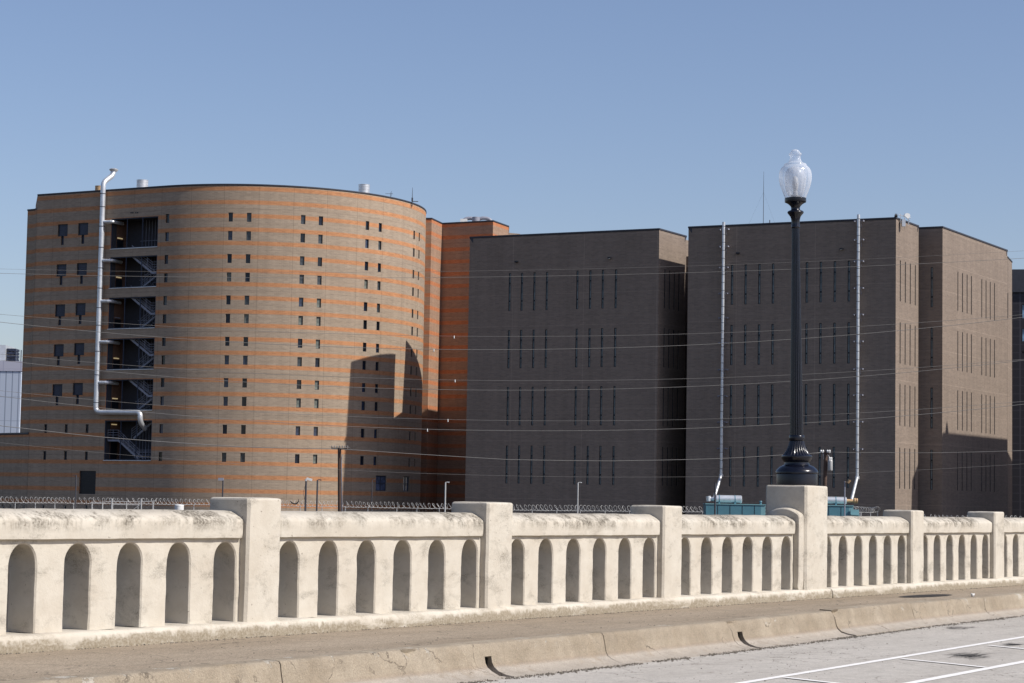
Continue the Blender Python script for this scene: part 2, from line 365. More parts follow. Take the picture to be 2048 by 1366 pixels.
lbox(b, S0, -0.60, -2.5, S1, 0.9, -1.426); lbox(b, S0, 0.9, -2.5, S1, 26.5, -1.78)
lbox(b, S0, -0.45, GZ, S1, 26.3, -2.5)
struct('bridge_deck', b, M['deck'])

# kerb with joints and drain holes
def kerb_joint(px, py): return sn(atZ(px, py, ZW))[0]
joints = [-1.5, 2.0, 6.2, 10.3] + [kerb_joint(*p) for p in ((560, 1322), (968, 1287), (1205, 1266), (1465, 1243), (1677, 1223), (1825, 1207), (1955, 1194))] + [40.5, 44.5, 48.5, 52.5, 56.5]
holes = [kerb_joint(962, 1287), kerb_joint(1474, 1242)]
PROF = [(-0.22, 0.0), (-0.04, 0.0), (-0.012, -0.006), (0.006, -0.028), (0.022, -0.11), (0.04, -0.19), (0.065, -0.235), (0.12, -0.275), (0.21, -0.305), (0.33, -0.327), (0.33, -0.42), (-0.22, -0.42)]
PROFH = [(-0.22, 0.0), (-0.04, 0.0), (-0.012, -0.006), (0.006, -0.028), (0.020, -0.11), (0.026, -0.13), (-0.16, -0.14), (-0.16, -0.30), (0.10, -0.318), (0.33, -0.333), (0.33, -0.42), (-0.22, -0.42)]
b = MB()
def kseg(s0, s1, prof, dz=0.0):
    n = max(1, int((s1 - s0) / 0.12)); rings = []
    for k in range(n + 1):
        s = s0 + (s1 - s0) * k / n; ring = []
        for j, (dn, z) in enumerate(prof):
            q = noise.noise(Vector((s * 5, dn * 9 + 3, z * 9))) * 0.007 if 0 < j < 9 else 0
            q2 = noise.noise(Vector((s * 1.3 + 9, 7.7, 0))) * 0.010
            c = max(0, noise.noise(Vector((s * 2.3, 31.0, 0))) - 0.20) * 0.15 if j in (2, 3) else 0
            if k in (0, n) and 0 < j < 9: q -= 0.006
            ring.append(b.vert(L(s, kn(s) + dn + q + q2 - c, ZW + 0.004 + z + dz - c * 0.6 + q)))
        rings.append(ring)
    m_ = len(prof)
    for r0, r1 in zip(rings, rings[1:]):
        for k in range(m_): b.face([r0[k], r0[(k + 1) % m_], r1[(k + 1) % m_], r1[k]])
    b.face(rings[0]); b.face(rings[-1][::-1])
cuts = []
js = sorted(joints)
for a, c in zip([S0] + js, js + [S1]):
    hs = [h for h in holes if a < h + 0.1 < c]
    wj = 0.022 if abs(c - kerb_joint(1825, 1207)) < 0.01 else 0.008
    dz = 0.016 if a < kerb_joint(1700, 1222) < c else 0.0
    if hs:
        h = hs[0]
        kseg(a + 0.004, h, PROF); kseg(h, h + 0.15, PROFH); kseg(h + 0.15, c - wj, PROF)
    else: kseg(a + 0.006, c - wj, PROF, dz)
kerb = struct('kerb', b, M['kerb'], True, 50)
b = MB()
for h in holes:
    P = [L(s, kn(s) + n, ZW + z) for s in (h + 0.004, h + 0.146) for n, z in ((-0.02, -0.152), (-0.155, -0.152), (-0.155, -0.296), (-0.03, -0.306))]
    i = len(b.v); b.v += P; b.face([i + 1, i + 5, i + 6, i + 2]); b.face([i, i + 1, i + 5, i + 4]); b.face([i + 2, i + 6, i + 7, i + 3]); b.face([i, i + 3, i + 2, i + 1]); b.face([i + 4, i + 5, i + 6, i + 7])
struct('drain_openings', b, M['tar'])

# road markings: two long lines and the hatching between them
b = MB()
def pline(p0, p1, w0, ext=0.0, z=ZR + 0.005, segs=1, bend=0.0):
    a = atZ(*p0, z); c = atZ(*p1, z); d = (c - a); Ln = d.length; d.normalize(); nn = Vector((-d.y, d.x, 0)) * (w0 / 2)
    a -= d * ext; c += d * ext; n = max(2, int((c - a).length / 0.12)); pv = None
    for k in range(n + 1):
        t = k / n; p = a.lerp(c, t) + nn * (bend * math.sin(math.pi * t)) * 2
        w_ = 1 + 0.10 * noise.noise(p * 6); i = b.vert(p - nn * w_); j = b.vert(p + nn * w_)
        if pv: b.face([pv[0], i, j, pv[1]])
        pv = (i, j)
pline((1536, 1357), (2048, 1273.5), 0.10, 18)
pline((1818.6, 1366), (2048, 1323), 0.115, 18)
for p0, p1 in (((1803, 1317), (1974, 1334.5)), ((1979, 1290.5), (2130, 1306)), ((1570, 1354.5), (1740, 1374))):
    pline(p0, p1, 0.085, 0.0, ZR + 0.009, bend=0.15)
struct('road_markings', b, M['paint'])

# ------------------------------------------------------------------ balustrade (local frame: x = s, y = -n, z)
bal = root('bridge_balustrade', tuple(L(0, 0, 0)), 'long cream painted concrete balustrade with arched openings and weathered coping along the pavement', 'balustrade', rz=RZ)
def jig(p, a=0.006, f=4.0):
    q = Vector(p); d = Vector((noise.noise(q * f), noise.noise(q * f + Vector((17, 3, 5))), noise.noise(q * f + Vector((1, 29, 11)))))
    d2 = Vector((noise.noise(q * f * 5 + Vector((2, 3, 5))), noise.noise(q * f * 5 + Vector((17, 3, 5))), noise.noise(q * f * 5 + Vector((1, 29, 11)))))
    return q + d * a + d2 * a * 0.45
def jmb(b, a=0.006, f=4.0): b.v = [jig(p, a, f) for p in b.v]
def bpart(name, b, mat, label=None, smooth=True, ang=40):
    import bmesh
    me = b.mesh(name, mat)
    bm = bmesh.new(); bm.from_mesh(me); bmesh.ops.remove_doubles(bm, verts=bm.verts, dist=0.0006); bmesh.ops.recalc_face_normals(bm, faces=bm.faces)
    bm.to_mesh(me); bm.free()
    me.polygons.foreach_set('use_smooth', [True] * len(me.polygons)); me.set_sharp_from_angle(angle=math.radians(ang))
    o = link(name, me, bal)
    if label: o['label'] = label
    return o
PZT, PZB = -1.268, -1.44      # plinth top / foot
CZB = -0.424
ZP = -0.42                    # panel top
NB = -0.36                    # panel back (n)
def arch_panel(s0, s1, arches, aw=0.355):
    b = MB(); top = -0.447; hh = 0.215; zb = PZT
    edges = [s0] + [(arches[i] + arches[i + 1]) / 2 for i in range(len(arches) - 1)] + [s1]
    for i, c in enumerate(arches):
        x0, x1 = edges[i], edges[i + 1]
        def outline(off, nz=14, na=22):
            hw = aw / 2 + off; pts = []
            zs = top - hh
            for k in range(nz): pts.append((c - hw, zb + (zs - zb) * k / nz))
            for k in range(na + 1):
                t = math.pi * k / na; pts.append((c - hw * math.cos(t), zs + (hh + off) * math.sin(t) ** 0.92))
            for k in range(nz - 1, -1, -1): pts.append((c + hw, zb + (zs - zb) * k / nz))
            return pts
        po = outline(0.0); pin = outline(-0.014); n = len(po); nz = 14; na = 22
        outer = []
        for k, (x, z) in enumerate(po):
            if k < nz: outer.append((x0, z))
            elif k > n - 1 - nz: outer.append((x1, z))
            else:
                t = (k - nz) / na
                # walk left side up, top across, right side down
                zs = top - hh; l1 = ZP - zs; l2 = x1 - x0; tot = 2 * l1 + l2; q = t * tot
                if q < l1: outer.append((x0, zs + q))
                elif q < l1 + l2: outer.append((x0 + q - l1, ZP))
                else: outer.append((x1, ZP - (q - l1 - l2)))
        # snap the two corners
        for cx in (x0, x1):
            kk = min(range(n), key=lambda k: (outer[k][0] - cx) ** 2 + (outer[k][1] - ZP) ** 2); outer[kk] = (cx, ZP)
        P = lambda q, y: b.vert((q[0], y, q[1]))
        mid = [((a[0] + o[0]) / 2, (a[1] + o[1]) / 2) for a, o in zip(po, outer)]
        rows = [[P(q, 0.0) for q in outer], [P(q, 0.0) for q in mid], [P(q, 0.0) for q in po], [P(q, 0.014) for q in pin], [P(q, 0.12) for q in pin], [P(q, 0.24) for q in pin], [P(q, -NB - 0.02) for q in pin], [P(q, -NB) for q in po], [P(q, -NB) for q in outer]]
        for r0, r1 in zip(rows, rows[1:]):
            for k in range(n - 1): b.face([r0[k], r0[k + 1], r1[k + 1], r1[k]])
    # ends and underside of the coping strip (panel top)
    b.quad((s0, 0, PZT), (s0, 0, ZP), (s0, -NB, ZP), (s0, -NB, PZT)); b.quad((s1, 0, PZT), (s1, 0, ZP), (s1, -NB, ZP), (s1, -NB, PZT))
    b.v = [jig(p, 0.0048, 6.0) for p in b.v]
    bpart('panel', b, M['conc'], ang=24)
CAP = [(0.03, -0.424), (0.048, -0.414), (0.052, -0.37), (0.053, -0.31), (0.052, -0.255), (0.044, -0.232), (0.005, -0.203), (-0.05, -0.175), (-0.11, -0.148), (-0.19, -0.140), (-0.27, -0.148), (-0.34, -0.168), (-0.39, -0.20), (-0.41, -0.25), (-0.41, -0.424)]
def sweep(b, prof, s0, s1, step=0.07, endr=0.012, aj=0.0052):
    n = max(2, int((s1 - s0) / step)); rings = []
    cn = sum(p[0] for p in prof) / len(prof); cz = sum(p[1] for p in prof) / len(prof)
    ss = [s0 + (s1 - s0) * k / n for k in range(n + 1)]
    if endr: ss = [s0, s0 + endr] + ss[1:-1] + [s1 - endr, s1]
    for k, s in enumerate(ss):
        sh = 1.0 if not endr or 0 < k < len(ss) - 1 else 1 - endr * 3
        rings.append([b.vert(jig((s, -(cn + (p[0] - cn) * sh), cz + (p[1] - cz) * sh), aj, 3.5)) for p in prof])
    m_ = len(prof)
    for r0, r1 in zip(rings, rings[1:]):
        for k in range(m_): b.face([r0[k], r0[(k + 1) % m_], r1[(k + 1) % m_], r1[k]])
    b.face(rings[0]); b.face(rings[-1][::-1])
def pillar(s0, s1, nf, nb, z0, z1, ch=0.035, name='post', label=None, mat=None, aj=0.006):
    b = MB(); rings = []
    def ring(ins, z):
        a0, a1, y0, y1 = s0 + ins, s1 - ins, -nf + ins, -nb - ins; c = max(0.008, ch); pts = []
        def side(p, q, n):
            for k in range(n): pts.append(tuple(p[j] + (q[j] - p[j]) * k / n for j in (0, 1)))
        side((a0 + c, y0), (a1 - c, y0), 6); side((a1 - c, y0), (a1 - c * .3, y0 + c * .3), 1); side((a1 - c * .3, y0 + c * .3), (a1, y0 + c), 1); side((a1, y0 + c), (a1, y1 - c), 6)
        side((a1, y1 - c), (a1 - c, y1), 1); side((a1 - c, y1), (a0 + c, y1), 6); side((a0 + c, y1), (a0, y1 - c), 1); side((a0, y1 - c), (a0, y0 + c), 6)
        side((a0, y0 + c), (a0 + c, y0), 1)
        return [b.vert(jig((x, y, z), aj, 3.0)) for x, y in pts]
    nz = int((z1 - z0) / 0.07)
    for k in range(nz + 1): rings.append(ring(0, z0 + (z1 - 0.022 - z0) * k / nz))
    rings.append(ring(0.008, z1 - 0.006)); rings.append(ring(0.024, z1)); rings.append(ring(0.10, z1 + 0.003))
    m_ = len(rings[0])
    for r0, r1 in zip(rings, rings[1:]):
        for k in range(m_): b.face([r0[k], r0[(k + 1) % m_], r1[(k + 1) % m_], r1[k]])
    b.face(rings[-1]); bpart(name, b, mat or M['conc'], label, ang=18)
posts = [(-1.05, -0.53), (3.31, 3.83), (7.67, 8.19), (12.02, 12.545), (16.477, 17.003), (20.845, 21.389), (25.143, 25.662), (29.552, 30.34), (33.795, 34.314), (37.733, 38.232), (41.85, 42.37), (46.1, 46.62), (50.3, 50.8), (54.5, 55.0)]
PTOP = lambda s: -0.010 - 0.0012 * (s - 17)
for i, (a, c) in enumerate(posts):
    if i == 7:
        pillar(a, c, 0.13, -0.58, PZT - 0.01, 0.325, 0.035, 'lamp_pedestal', 'tall broad concrete pedestal under the street lamp')
        # arched shoulder of the pedestal over the joint
        b = MB(); HP = [(0.085, PZT + 0.0)] + [(0.10, PZT + 0.15), (0.10, -0.6), (0.10, -0.3), (0.098, -0.16), (0.088, -0.128), (0.06, -0.103), (0.0, -0.068), (-0.06, -0.043), (-0.13, -0.027), (-0.20, -0.022), (-0.29, -0.032), (-0.38, -0.065), (-0.45, -0.12), (-0.45, PZT)]
        sweep(b, HP, 29.375, 29.548, 0.04, 0.02, 0.004); bpart('arched_shoulder', b, M['conc'])
    else:
        pillar(a, c, 0.10, -0.45, PZT - 0.01, PTOP(a), 0.027)
spans = [(posts[i][1], posts[i + 1][0]) for i in range(len(posts) - 1)]
for i, (a, c) in enumerate(spans):
    if i == 6: c = 29.355
    lo, hi = a + 0.09 + 0.1725, c - 0.05 - 0.1725
    arch_panel(a + 0.001, c - 0.001, [lo + (hi - lo) * k / 5 for k in range(6)])
    b = MB(); sweep(b, CAP, a + 0.006, c - 0.02); bpart('coping', b, M['conc_cap'], ang=50)
PL = [(0.175, -1.46), (0.178, -1.38), (0.172, -1.315), (0.160, -1.288), (0.135, -1.272), (0.10, -1.268), (-0.1, -1.266), (-0.45, -1.268), (-0.50, -1.29), (-0.50, -1.46)]
for a, c in ((-6, 12.6), (12.61, 30.42), (30.455, 46.2), (46.22, 62)):
    b = MB(); sweep(b, PL, a, c, 0.06, 0.012, 0.011); bpart('plinth', b, M['conc_foot'], ang=50)

# small things on the pavement and in the gutter
b = MB()
def rock(b, p, r):
    i = len(b.v); o = Vector((random.random(), random.random(), random.random())) * 9
    for dv in ((1,0,0),(-1,0,0),(0,1,0),(0,-1,0),(0,0,1),(0,0,-0.4)):
        d = Vector(dv); b.v.append(p + d * r * (0.6 + 0.8 * random.random()))
    for f in ((0,2,4),(2,1,4),(1,3,4),(3,0,4),(2,0,5),(1,2,5),(3,1,5),(0,3,5)): b.face([i + k for k in f])
for k in range(9500):
    s = random.uniform(10, 44); n = kn(s) + 0.33 + abs(random.gauss(0, 0.075)) - 0.05
    if noise.noise(Vector((s * 1.7, 4, 0))) < -0.28: continue
    rock(b, L(s, n, ZR + 0.001), random.uniform(0.003, 0.013))
for k in range(700):
    s = random.uniform(12, 44); n = kn(s) + 0.4 + random.random() ** 1.6 * 4.2
    rock(b, L(s, n, ZR + 0.001), random.uniform(0.003, 0.008))
go = link('gutter_grit', b.mesh('gutter_grit', M['pebble'])); tag(go, 'dark grit and small stones lying along the foot of the kerb', 'grit', kind='stuff')
b = MB()
for k in range(1500):
    s = random.uniform(11, 44); rock(b, L(s, 0.178 + abs(random.gauss(0, 0.03)), ZW + 0.001), random.uniform(0.003, 0.010))
for k in range(260):
    s = random.uniform(11, 40); rock(b, L(s, random.uniform(0.3, kn(s) - 0.1), ZW + 0.001), random.uniform(0.003, 0.008))
go = link('pavement_grit', b.mesh('pavement_grit', M['pebble'])); tag(go, 'dirt and grit gathered where the balustrade plinth meets the pavement', 'grit', kind='stuff')
def scraps(px, py, w_, h_, n, label, name='rubber_scraps', seed=1):
    rnd = random.Random(seed); b = MB()
    for k in range(n):
        q = atZ(px + rnd.gauss(0, w_ * 0.32), py + rnd.gauss(0, h_ * 0.28), ZR + 0.006)
        a = rnd.uniform(-0.35, 0.35) - 0.15; l = rnd.uniform(0.02, 0.11); t_ = rnd.uniform(0.004, 0.012)
        dx = Vector((math.cos(a), math.sin(a), 0)) * l; dy = Vector((-math.sin(a), math.cos(a), 0)) * t_
        b.quad(q - dx, q - dy * 0.8, q + dx + Vector((0, 0, rnd.uniform(0, .01))), q + dy)
    single(name, b, M['tar'], tuple(atZ(px, py, ZR + 0.006)), label, 'debris').__setitem__('kind', 'stuff')
scraps(1940, 1312, 62, 9, 120, 'black tyre scraps scattered between the two white road lines', seed=3)
scraps(2024, 1289, 36, 4, 45, 'small cluster of black scraps above the upper road line at the right edge', seed=4)
scraps(1915, 1255.5, 42, 5, 45, 'short dark scraps on the road near the kerb joint', seed=5)
b = MB(); q = atZ(1852, 1191.5, ZW + 0.006); sq, nq = sn(q)
for k in range(14):
    n_ = nq + (k - 6.5) * 0.035; hl = 0.95 * math.sqrt(max(0.03, 1 - ((k - 6.5) / 7.2) ** 2))
    P = [L(sq - hl, n_ - 0.012, ZW + 0.006), L(sq + hl, n_ - 0.012, ZW + 0.006), L(sq + hl, n_ + 0.012, ZW + 0.006), L(sq - hl, n_ + 0.012, ZW + 0.006)]
    b.quad(*P)
single('pavement_grate', b, M['tar'], tuple(q), 'long narrow dark grate set in the pavement right of the lamp pedestal', 'grate')
b = MB(); q = atZ(1945, 1193.5, ZW)
b.lathe([(0.022, 0.0), (0.030, 0.035), (0.034, 0.05), (0.028, 0.052), (0.02, 0.01)], 14, q + Vector((0, 0, 0.0)), mod=lambda a, z: 1 + 0.22 * math.sin(3 * a + z * 40))
single('paper_cup', b, M['white'], tuple(q), 'small crumpled white cup lying on the pavement near the kerb', 'cup', smooth=True)

# ------------------------------------------------------------------ street lamp
lp = L(29.95, -0.225, 0.0); lpx = 0; LZ = 0.325
PM = lp.y / F      # metres per photo pixel at the lamp
lamp = root('street_lamp', (lp.x, lp.y, LZ), 'tall black fluted street lamp with clear urn globe on the concrete pedestal', 'street lamp')
def zl(py): return atY(1594.8 - (968.5 - py) * 0.006, py, lp.y).z
def prof(l): return [(hw * PM, zl(py)) for hw, py in l]
b = MB(); b.lathe(prof([(41, 969), (41.3, 950), (41, 948.5), (42.5, 947.5), (43, 944), (41.5, 941), (37.5, 936.5), (33.5, 933), (29, 931.4), (25.8, 929.6), (25, 927), (25, 924.5), (26.5, 923.5), (28.5, 920.5), (30.3, 917.5), (31.2, 914.5), (30.8, 912), (29, 911)]), 64, (lp.x, lp.y, 0))
part('base', b, M['lampblack'], lamp, True, 35)
def flute(nf, d): return lambda a, z: 1 - d * (0.5 + 0.5 * math.cos(nf * a)) ** 2
b = MB(); b.lathe(prof([(29.5, 911.5), (26, 908.5), (22.6, 904), (19.6, 898), (17.2, 892), (15.4, 886), (14.2, 882)]), 192, (lp.x, lp.y, 0), mod=flute(24, 0.085))
part('fluted_flare', b, M['lampblack'], lamp, True, 60)
b = MB(); b.lathe(prof([(13.2, 882), (15, 881), (15.6, 879.5), (15.4, 873), (15, 871.5), (13.6, 870.5)]), 48, (lp.x, lp.y, 0)); part('collar', b, M['lampblack'], lamp, True, 40)
sh = [(13.4 + (7.4 - 13.4) * t, 871 + (456.5 - 871) * t) for t in [k / 20 for k in range(21)]]
b = MB(); b.lathe(prof(sh), 192, (lp.x, lp.y, 0), mod=flute(16, 0.12)); part('fluted_shaft', b, M['lampblack'], lamp, True, 60)
b = MB(); b.lathe(prof([(7.4, 457), (8.6, 456), (9.0, 454), (8.4, 452), (8.3, 446), (9.1, 438), (10.2, 434), (12.2, 431), (15.5, 427), (16.4, 425), (15.8, 423), (13.2, 421.5), (9.6, 420), (9.0, 418.5), (9.0, 415), (10, 412.5), (14.5, 408), (19.0, 405.5), (21.4, 404.5), (21.6, 403.5), (21.6, 397), (21, 396.3), (12, 396.2)]), 64, (lp.x, lp.y, 0), mod=lambda a, z: 1 - (0.07 * (0.5 + 0.5 * math.cos(12 * a)) if zl(447) < z < zl(430) else 0))
part('globe_holder', b, M['lampblack'], lamp, True, 40)
t = NT('prismatic_acrylic')
t.b.inputs['Base Color'].default_value = C4(0.86, 0.89, 0.93); t.b.inputs['Roughness'].default_value = 0.09; t.b.inputs['IOR'].default_value = 1.6
tr = t.n('ShaderNodeBsdfTransparent'); tr.inputs[0].default_value = C4(0.96, 0.975, 1.0)
tl = t.n('ShaderNodeBsdfTranslucent'); tl.inputs[0].default_value = C4(0.9, 0.92, 0.95)
mx = t.n('ShaderNodeMixShader'); mx.inputs[0].default_value = 0.35; t.l(t.b.outputs[0], mx.inputs[1]); t.l(tl.outputs[0], mx.inputs[2])
lw = t.n('ShaderNodeLayerWeight'); lw.inputs[0].default_value = 0.35
mx2 = t.n('ShaderNodeMixShader'); t.l(t.maprange(lw.outputs['Facing'], 0.0, 0.9, 0.16, 0.66), mx2.inputs[0]); t.l(tr.outputs[0], mx2.inputs[1]); t.l(mx.outputs[0], mx2.inputs[2]); t.l(mx2.outputs[0], t.out.inputs[0])
M['acrylic'] = t.m
gp = [(20.5, 397), (21.5, 394), (24.2, 387), (26.4, 381), (28.8, 375), (30.8, 368), (32.2, 361), (32.7, 354), (32.2, 347), (31, 342), (29, 337.5), (26.6, 334.5), (24.2, 332.5), (22.6, 331), (22.4, 328.5), (20.4, 327.5), (16.5, 326.2), (13.2, 323.5), (11.2, 319), (10.2, 314.5), (10.6, 311.5), (12.4, 310.5), (12.9, 308.5), (12.4, 306.6), (9.5, 306.3), (9.2, 304), (7.8, 301.6), (5, 299.8), (2, 298.8), (0.3, 298.6)]
b = MB(); b.lathe(prof(gp), 96, (lp.x, lp.y, 0), mod=lambda a, z: 1 + (0.014 * math.cos(24 * a) if z < zl(338) else 0), cap=False); part('globe', b, M['acrylic'], lamp, True, 50)
b = MB(); b.lathe(prof([(10, 396), (14, 392), (18, 384), (20.5, 374), (21.5, 356), (19.5, 344), (15, 337), (6, 333)]), 48, (lp.x, lp.y, 0), cap=True)
b2 = MB(); b2.lathe(prof([(9, 396), (9, 391), (5, 390), (5, 384), (3.5, 382), (5.5, 376), (6.5, 366), (5, 356), (1, 352)]), 20, (lp.x, lp.y, 0)); part('lamp_bulb', b2, M['white'], lamp, True, 40)
t = NT('frosted_refractor'); t.b.inputs['Base Color'].default_value = C4(0.66, 0.68, 0.72); t.b.inputs['Roughness'].default_value = 0.30
tr = t.n('ShaderNodeBsdfTransparent'); mx = t.n('ShaderNodeMixShader'); mx.inputs[0].default_value = 0.42; t.l(tr.outputs[0], mx.inputs[1]); t.l(t.b.outputs[0], mx.inputs[2]); t.l(mx.outputs[0], t.out.inputs[0])
part('refractor', b, t.m, lamp, True, 60)
lamp.rotation_euler = (0, -0.0122, 0)      # the post stands slightly out of plumb

# ------------------------------------------------------------------ buildings
class Path:
    """plan curve seen from outside, left to right; pos(u) and outward normal(u)"""
    def __init__(s, pts=None, arc=None):
        s.seg = []; s.len = 0
    def line(s, a, b):
        a, b = Vector(a), Vector(b); l = (b - a).length; s.seg.append(('l', s.len, l, a, b)); s.len += l; return s
    def arc(s, c, r, a0, a1):
        l = r * abs(a1 - a0); s.seg.append(('a', s.len, l, Vector(c), r, a0, a1)); s.len += l; return s
    def at(s, u):
        for g_ in s.seg:
            if u <= g_[1] + g_[2] + 1e-6: break
        t = min(1, max(0, (u - g_[1]) / g_[2]))
        if g_[0] == 'l':
            d = (g_[4] - g_[3]).normalized(); return g_[3].lerp(g_[4], t), Vector((d.y, -d.x))
        a = g_[5] + (g_[6] - g_[5]) * t; n = Vector((math.cos(a), math.sin(a))); return g_[3] + n * g_[4], n
    def hit(s, px, py):
        r = ray(px, py); best = None
        for g_ in s.seg:
            rr = Vector((r.x, r.y))
            if g_[0] == 'l':
                d = (g_[4] - g_[3]).normalized(); n = Vector((d.y, -d.x)); t = g_[3].dot(n) / rr.dot(n); q = rr * t; u = (q - g_[3]).dot(d)
                if -0.6 <= u <= g_[2] + 0.3 and (best is None or t < best[0]): best = (t, g_[1] + u, r.z * t)
            else:
                c, R_ = g_[3], g_[4]; A = rr.dot(rr); B = -2 * rr.dot(c); Cc = c.dot(c) - R_ * R_; D = B * B - 4 * A * Cc
                if D > 0:
                    t = (-B - math.sqrt(D)) / (2 * A); q = rr * t - c; a = math.atan2(q.y, q.x)
                    a0, a1 = g_[5], g_[6]
                    while a < a0 - 1e-3: a += 2 * math.pi
                    while a > a0 + 2 * math.pi: a -= 2 * math.pi
                    if a <= a1 + 1e-3 and (best is None or t < best[0]): best = (t, g_[1] + (a - a0) / (a1 - a0) * g_[2], r.z * t)
        return (best[1], best[2])
def wall(name, path, z0, z1, holes, mat, parent, depth=0.28, extra_u=None, revmat=None, u_off=0.0):
    us = {0.0, path.len}; zs = {z0, z1}
    for g_ in path.seg:
        us.add(g_[1]); us.add(g_[1] + g_[2])
        if g_[0] == 'a':
            n = int(g_[2] / 0.45)
            for k in range(n): us.add(g_[1] + g_[2] * k / n)
    for a, b_, c, d in holes: us |= {a, b_}; zs |= {c, d}
    us = sorted(us); zs = sorted(zs)
    def dd(l):
        o = [l[0]]
        for x in l[1:]:
            if x - o[-1] > 1e-4: o.append(x)
        return o
    us, zs = dd(us), dd(zs)
    b = MB(); idx = {}
    P2 = [path.at(u)[0] for u in us]
    def V(i, j):
        if (i, j) not in idx: idx[(i, j)] = b.vert((P2[i].x, P2[i].y, zs[j]))
        return idx[(i, j)]
    for i in range(len(us) - 1):
        um = (us[i] + us[i + 1]) / 2; hh = [h for h in holes if h[0] < um < h[1]]
        for j in range(len(zs) - 1):
            zm = (zs[j] + zs[j + 1]) / 2
            if any(h[2] < zm < h[3] for h in hh): continue
            b.face([V(i, j), V(i + 1, j), V(i + 1, j + 1), V(i, j + 1)], [(us[i] + u_off, zs[j]), (us[i + 1] + u_off, zs[j]), (us[i + 1] + u_off, zs[j + 1]), (us[i] + u_off, zs[j + 1])])
    for (a, c, zl_, zh) in holes:
        pa, na = path.at(a); pc, nc = path.at(c); nm = (na + nc).normalized()
        A0 = Vector((pa.x, pa.y, zl_)); A1 = Vector((pa.x, pa.y, zh)); B0 = Vector((pc.x, pc.y, zl_)); B1 = Vector((pc.x, pc.y, zh)); dv = Vector((-nm.x, -nm.y, 0)) * depth
        for q in ((A0, A1, A1 + dv, A0 + dv), (B1, B0, B0 + dv, B1 + dv), (A1, B1, B1 + dv, A1 + dv), (B0, A0, A0 + dv, B0 + dv)):
            b.quad(*q, uv=[(a, zl_ + 0.3), (a + .3, zl_ + 0.3), (a + .3, zl_ + .6), (a, zl_ + .6)])
    o = part(name, b, mat, parent, True, 30); return o
def solid(name, pts, z0, z1, mat, parent, uvs=True):
    b = MB(); n = len(pts); u = 0
    for k in range(n):
        p, q = pts[k], pts[(k + 1) % n]; l = math.hypot(q[0] - p[0], q[1] - p[1])
        b.quad((p[0], p[1], z0), (q[0], q[1], z0), (q[0], q[1], z1), (p[0], p[1], z1), uv=[(u, z0), (u + l, z0), (u + l, z1), (u, z1)]); u += l
    i = [b.vert((p[0], p[1], z1)) for p in pts]; b.face(i, [(p[0], p[1]) for p in pts])
    return part(name, b, mat, parent) if parent else b
def flatroof(pts, z, parent, name='roof'):
    b = MB(); b.face([b.vert((p[0], p[1], z)) for p in pts]); return part(name, b, M['roof'], parent)
def coping(path, z, parent, h=0.09, out=0.05, inn=0.35):
    b = MB(); us = [0.0]
    for g_ in path.seg:
        n = 1 if g_[0] == 'l' else int(g_[2] / 0.5)
        us += [g_[1] + g_[2] * (k + 1) / n for k in range(n)]
    rings = []
    for k, u in enumerate(us):
        p, n = path.at(max(0.001, u - 1e-4)); _, n2 = path.at(min(path.len, u + 1e-3)); nn = (n + n2).normalized()
        sc_ = 1 / max(0.4, nn.dot(n)); nn = nn * sc_
        rings.append([b.vert((p.x + nn.x * o_, p.y + nn.y * o_, zz)) for o_, zz in ((out, z - h), (out, z + 0.03), (-inn, z + 0.03), (-inn, z - h - 0.5))])
    for r0, r1 in zip(rings, rings[1:]):
        for k in range(4): b.face([r0[k], r1[k], r1[(k + 1) % 4], r0[(k + 1) % 4]])
    b.face(rings[0]); b.face(rings[-1][::-1])
    return part('coping', b, M['coping'], parent)

# window meshes, local x right along the wall, y into the wall, z up, origin at the centre
def win_meshes(w_, h_, inset, ft, fm, gm, bars=None, nm='window'):
    f = MB(); hw, hh = w_ / 2 + 0.01, h_ / 2 + 0.01; y0, y1 = inset, inset + 0.06
    f.box(-hw, y0, -hh, -hw + ft, y1, hh); f.box(hw - ft, y0, -hh, hw, y1, hh)
    f.box(-hw + ft, y0 + .002, hh - ft, hw - ft, y1 - .002, hh); f.box(-hw + ft, y0 + .002, -hh, hw - ft, y1 - .002, -hh + ft)
    for (bx0, bz0, bx1, bz1) in (bars or []): f.box(bx0, y0 - 0.004, bz0, bx1, y1 - .01, bz1)
    p = MB(); p.box(-hw + ft * .5, y0 + 0.045, -hh + ft * .5, hw - ft * .5, y0 + 0.055, hh - ft * .5)
    return f.mesh(nm, fm), p.mesh('pane', gm)
def put_window(wm, path, u, z, parent, pane_mesh=None, name='window'):
    p, n = path.at(u); rz = math.atan2(n.x, -n.y)
    loc = Vector((p.x, p.y, z)) - Vector(parent.location)
    o = link(name, wm[0], parent, loc, rz); link('pane', pane_mesh or wm[1], o); return o

# ---- round tower with banded brick (A)
K = 29.9 / 29.5; HA = 29.9; HW = 29.75
CA = Vector((-25.52 * K, 213.53 * K)); RA = 16.47 * K
A0 = Vector((-47.24 * K, 206.41 * K)); AT = CA + RA * Vector((-0.474, -0.881)).normalized()
ang0 = math.atan2(-0.881, -0.474)
A = root('round_cell_block', (CA.x, CA.y, GZ), 'tall banded tan and orange brick block with curved front and open stairwell', 'building')
pa = Path().line(A0, AT).arc(CA, RA, ang0, math.radians(22))
def zA(py, px=461, Y=199.4): return atY(px, py, Y).z
rows = [zA(y) for y in (424.0, 460.9, 506.9, 544.0, 590.1, 627.0, 673.0, 710.3, 755.9, 793.2, 849.3, 905.4)]
WH = 0.87; WW = 0.44
cols = []
for px in (334.9, 461.2, 498.2, 606.5, 642.0, 735.2, 761.0):
    cols.append(pa.hit(px, 436)[0])
for px, py in ((828.6, 466), (838.8, 471)):
    cols.append(pa.hit(px, py)[0])
holesA = []; winA = []
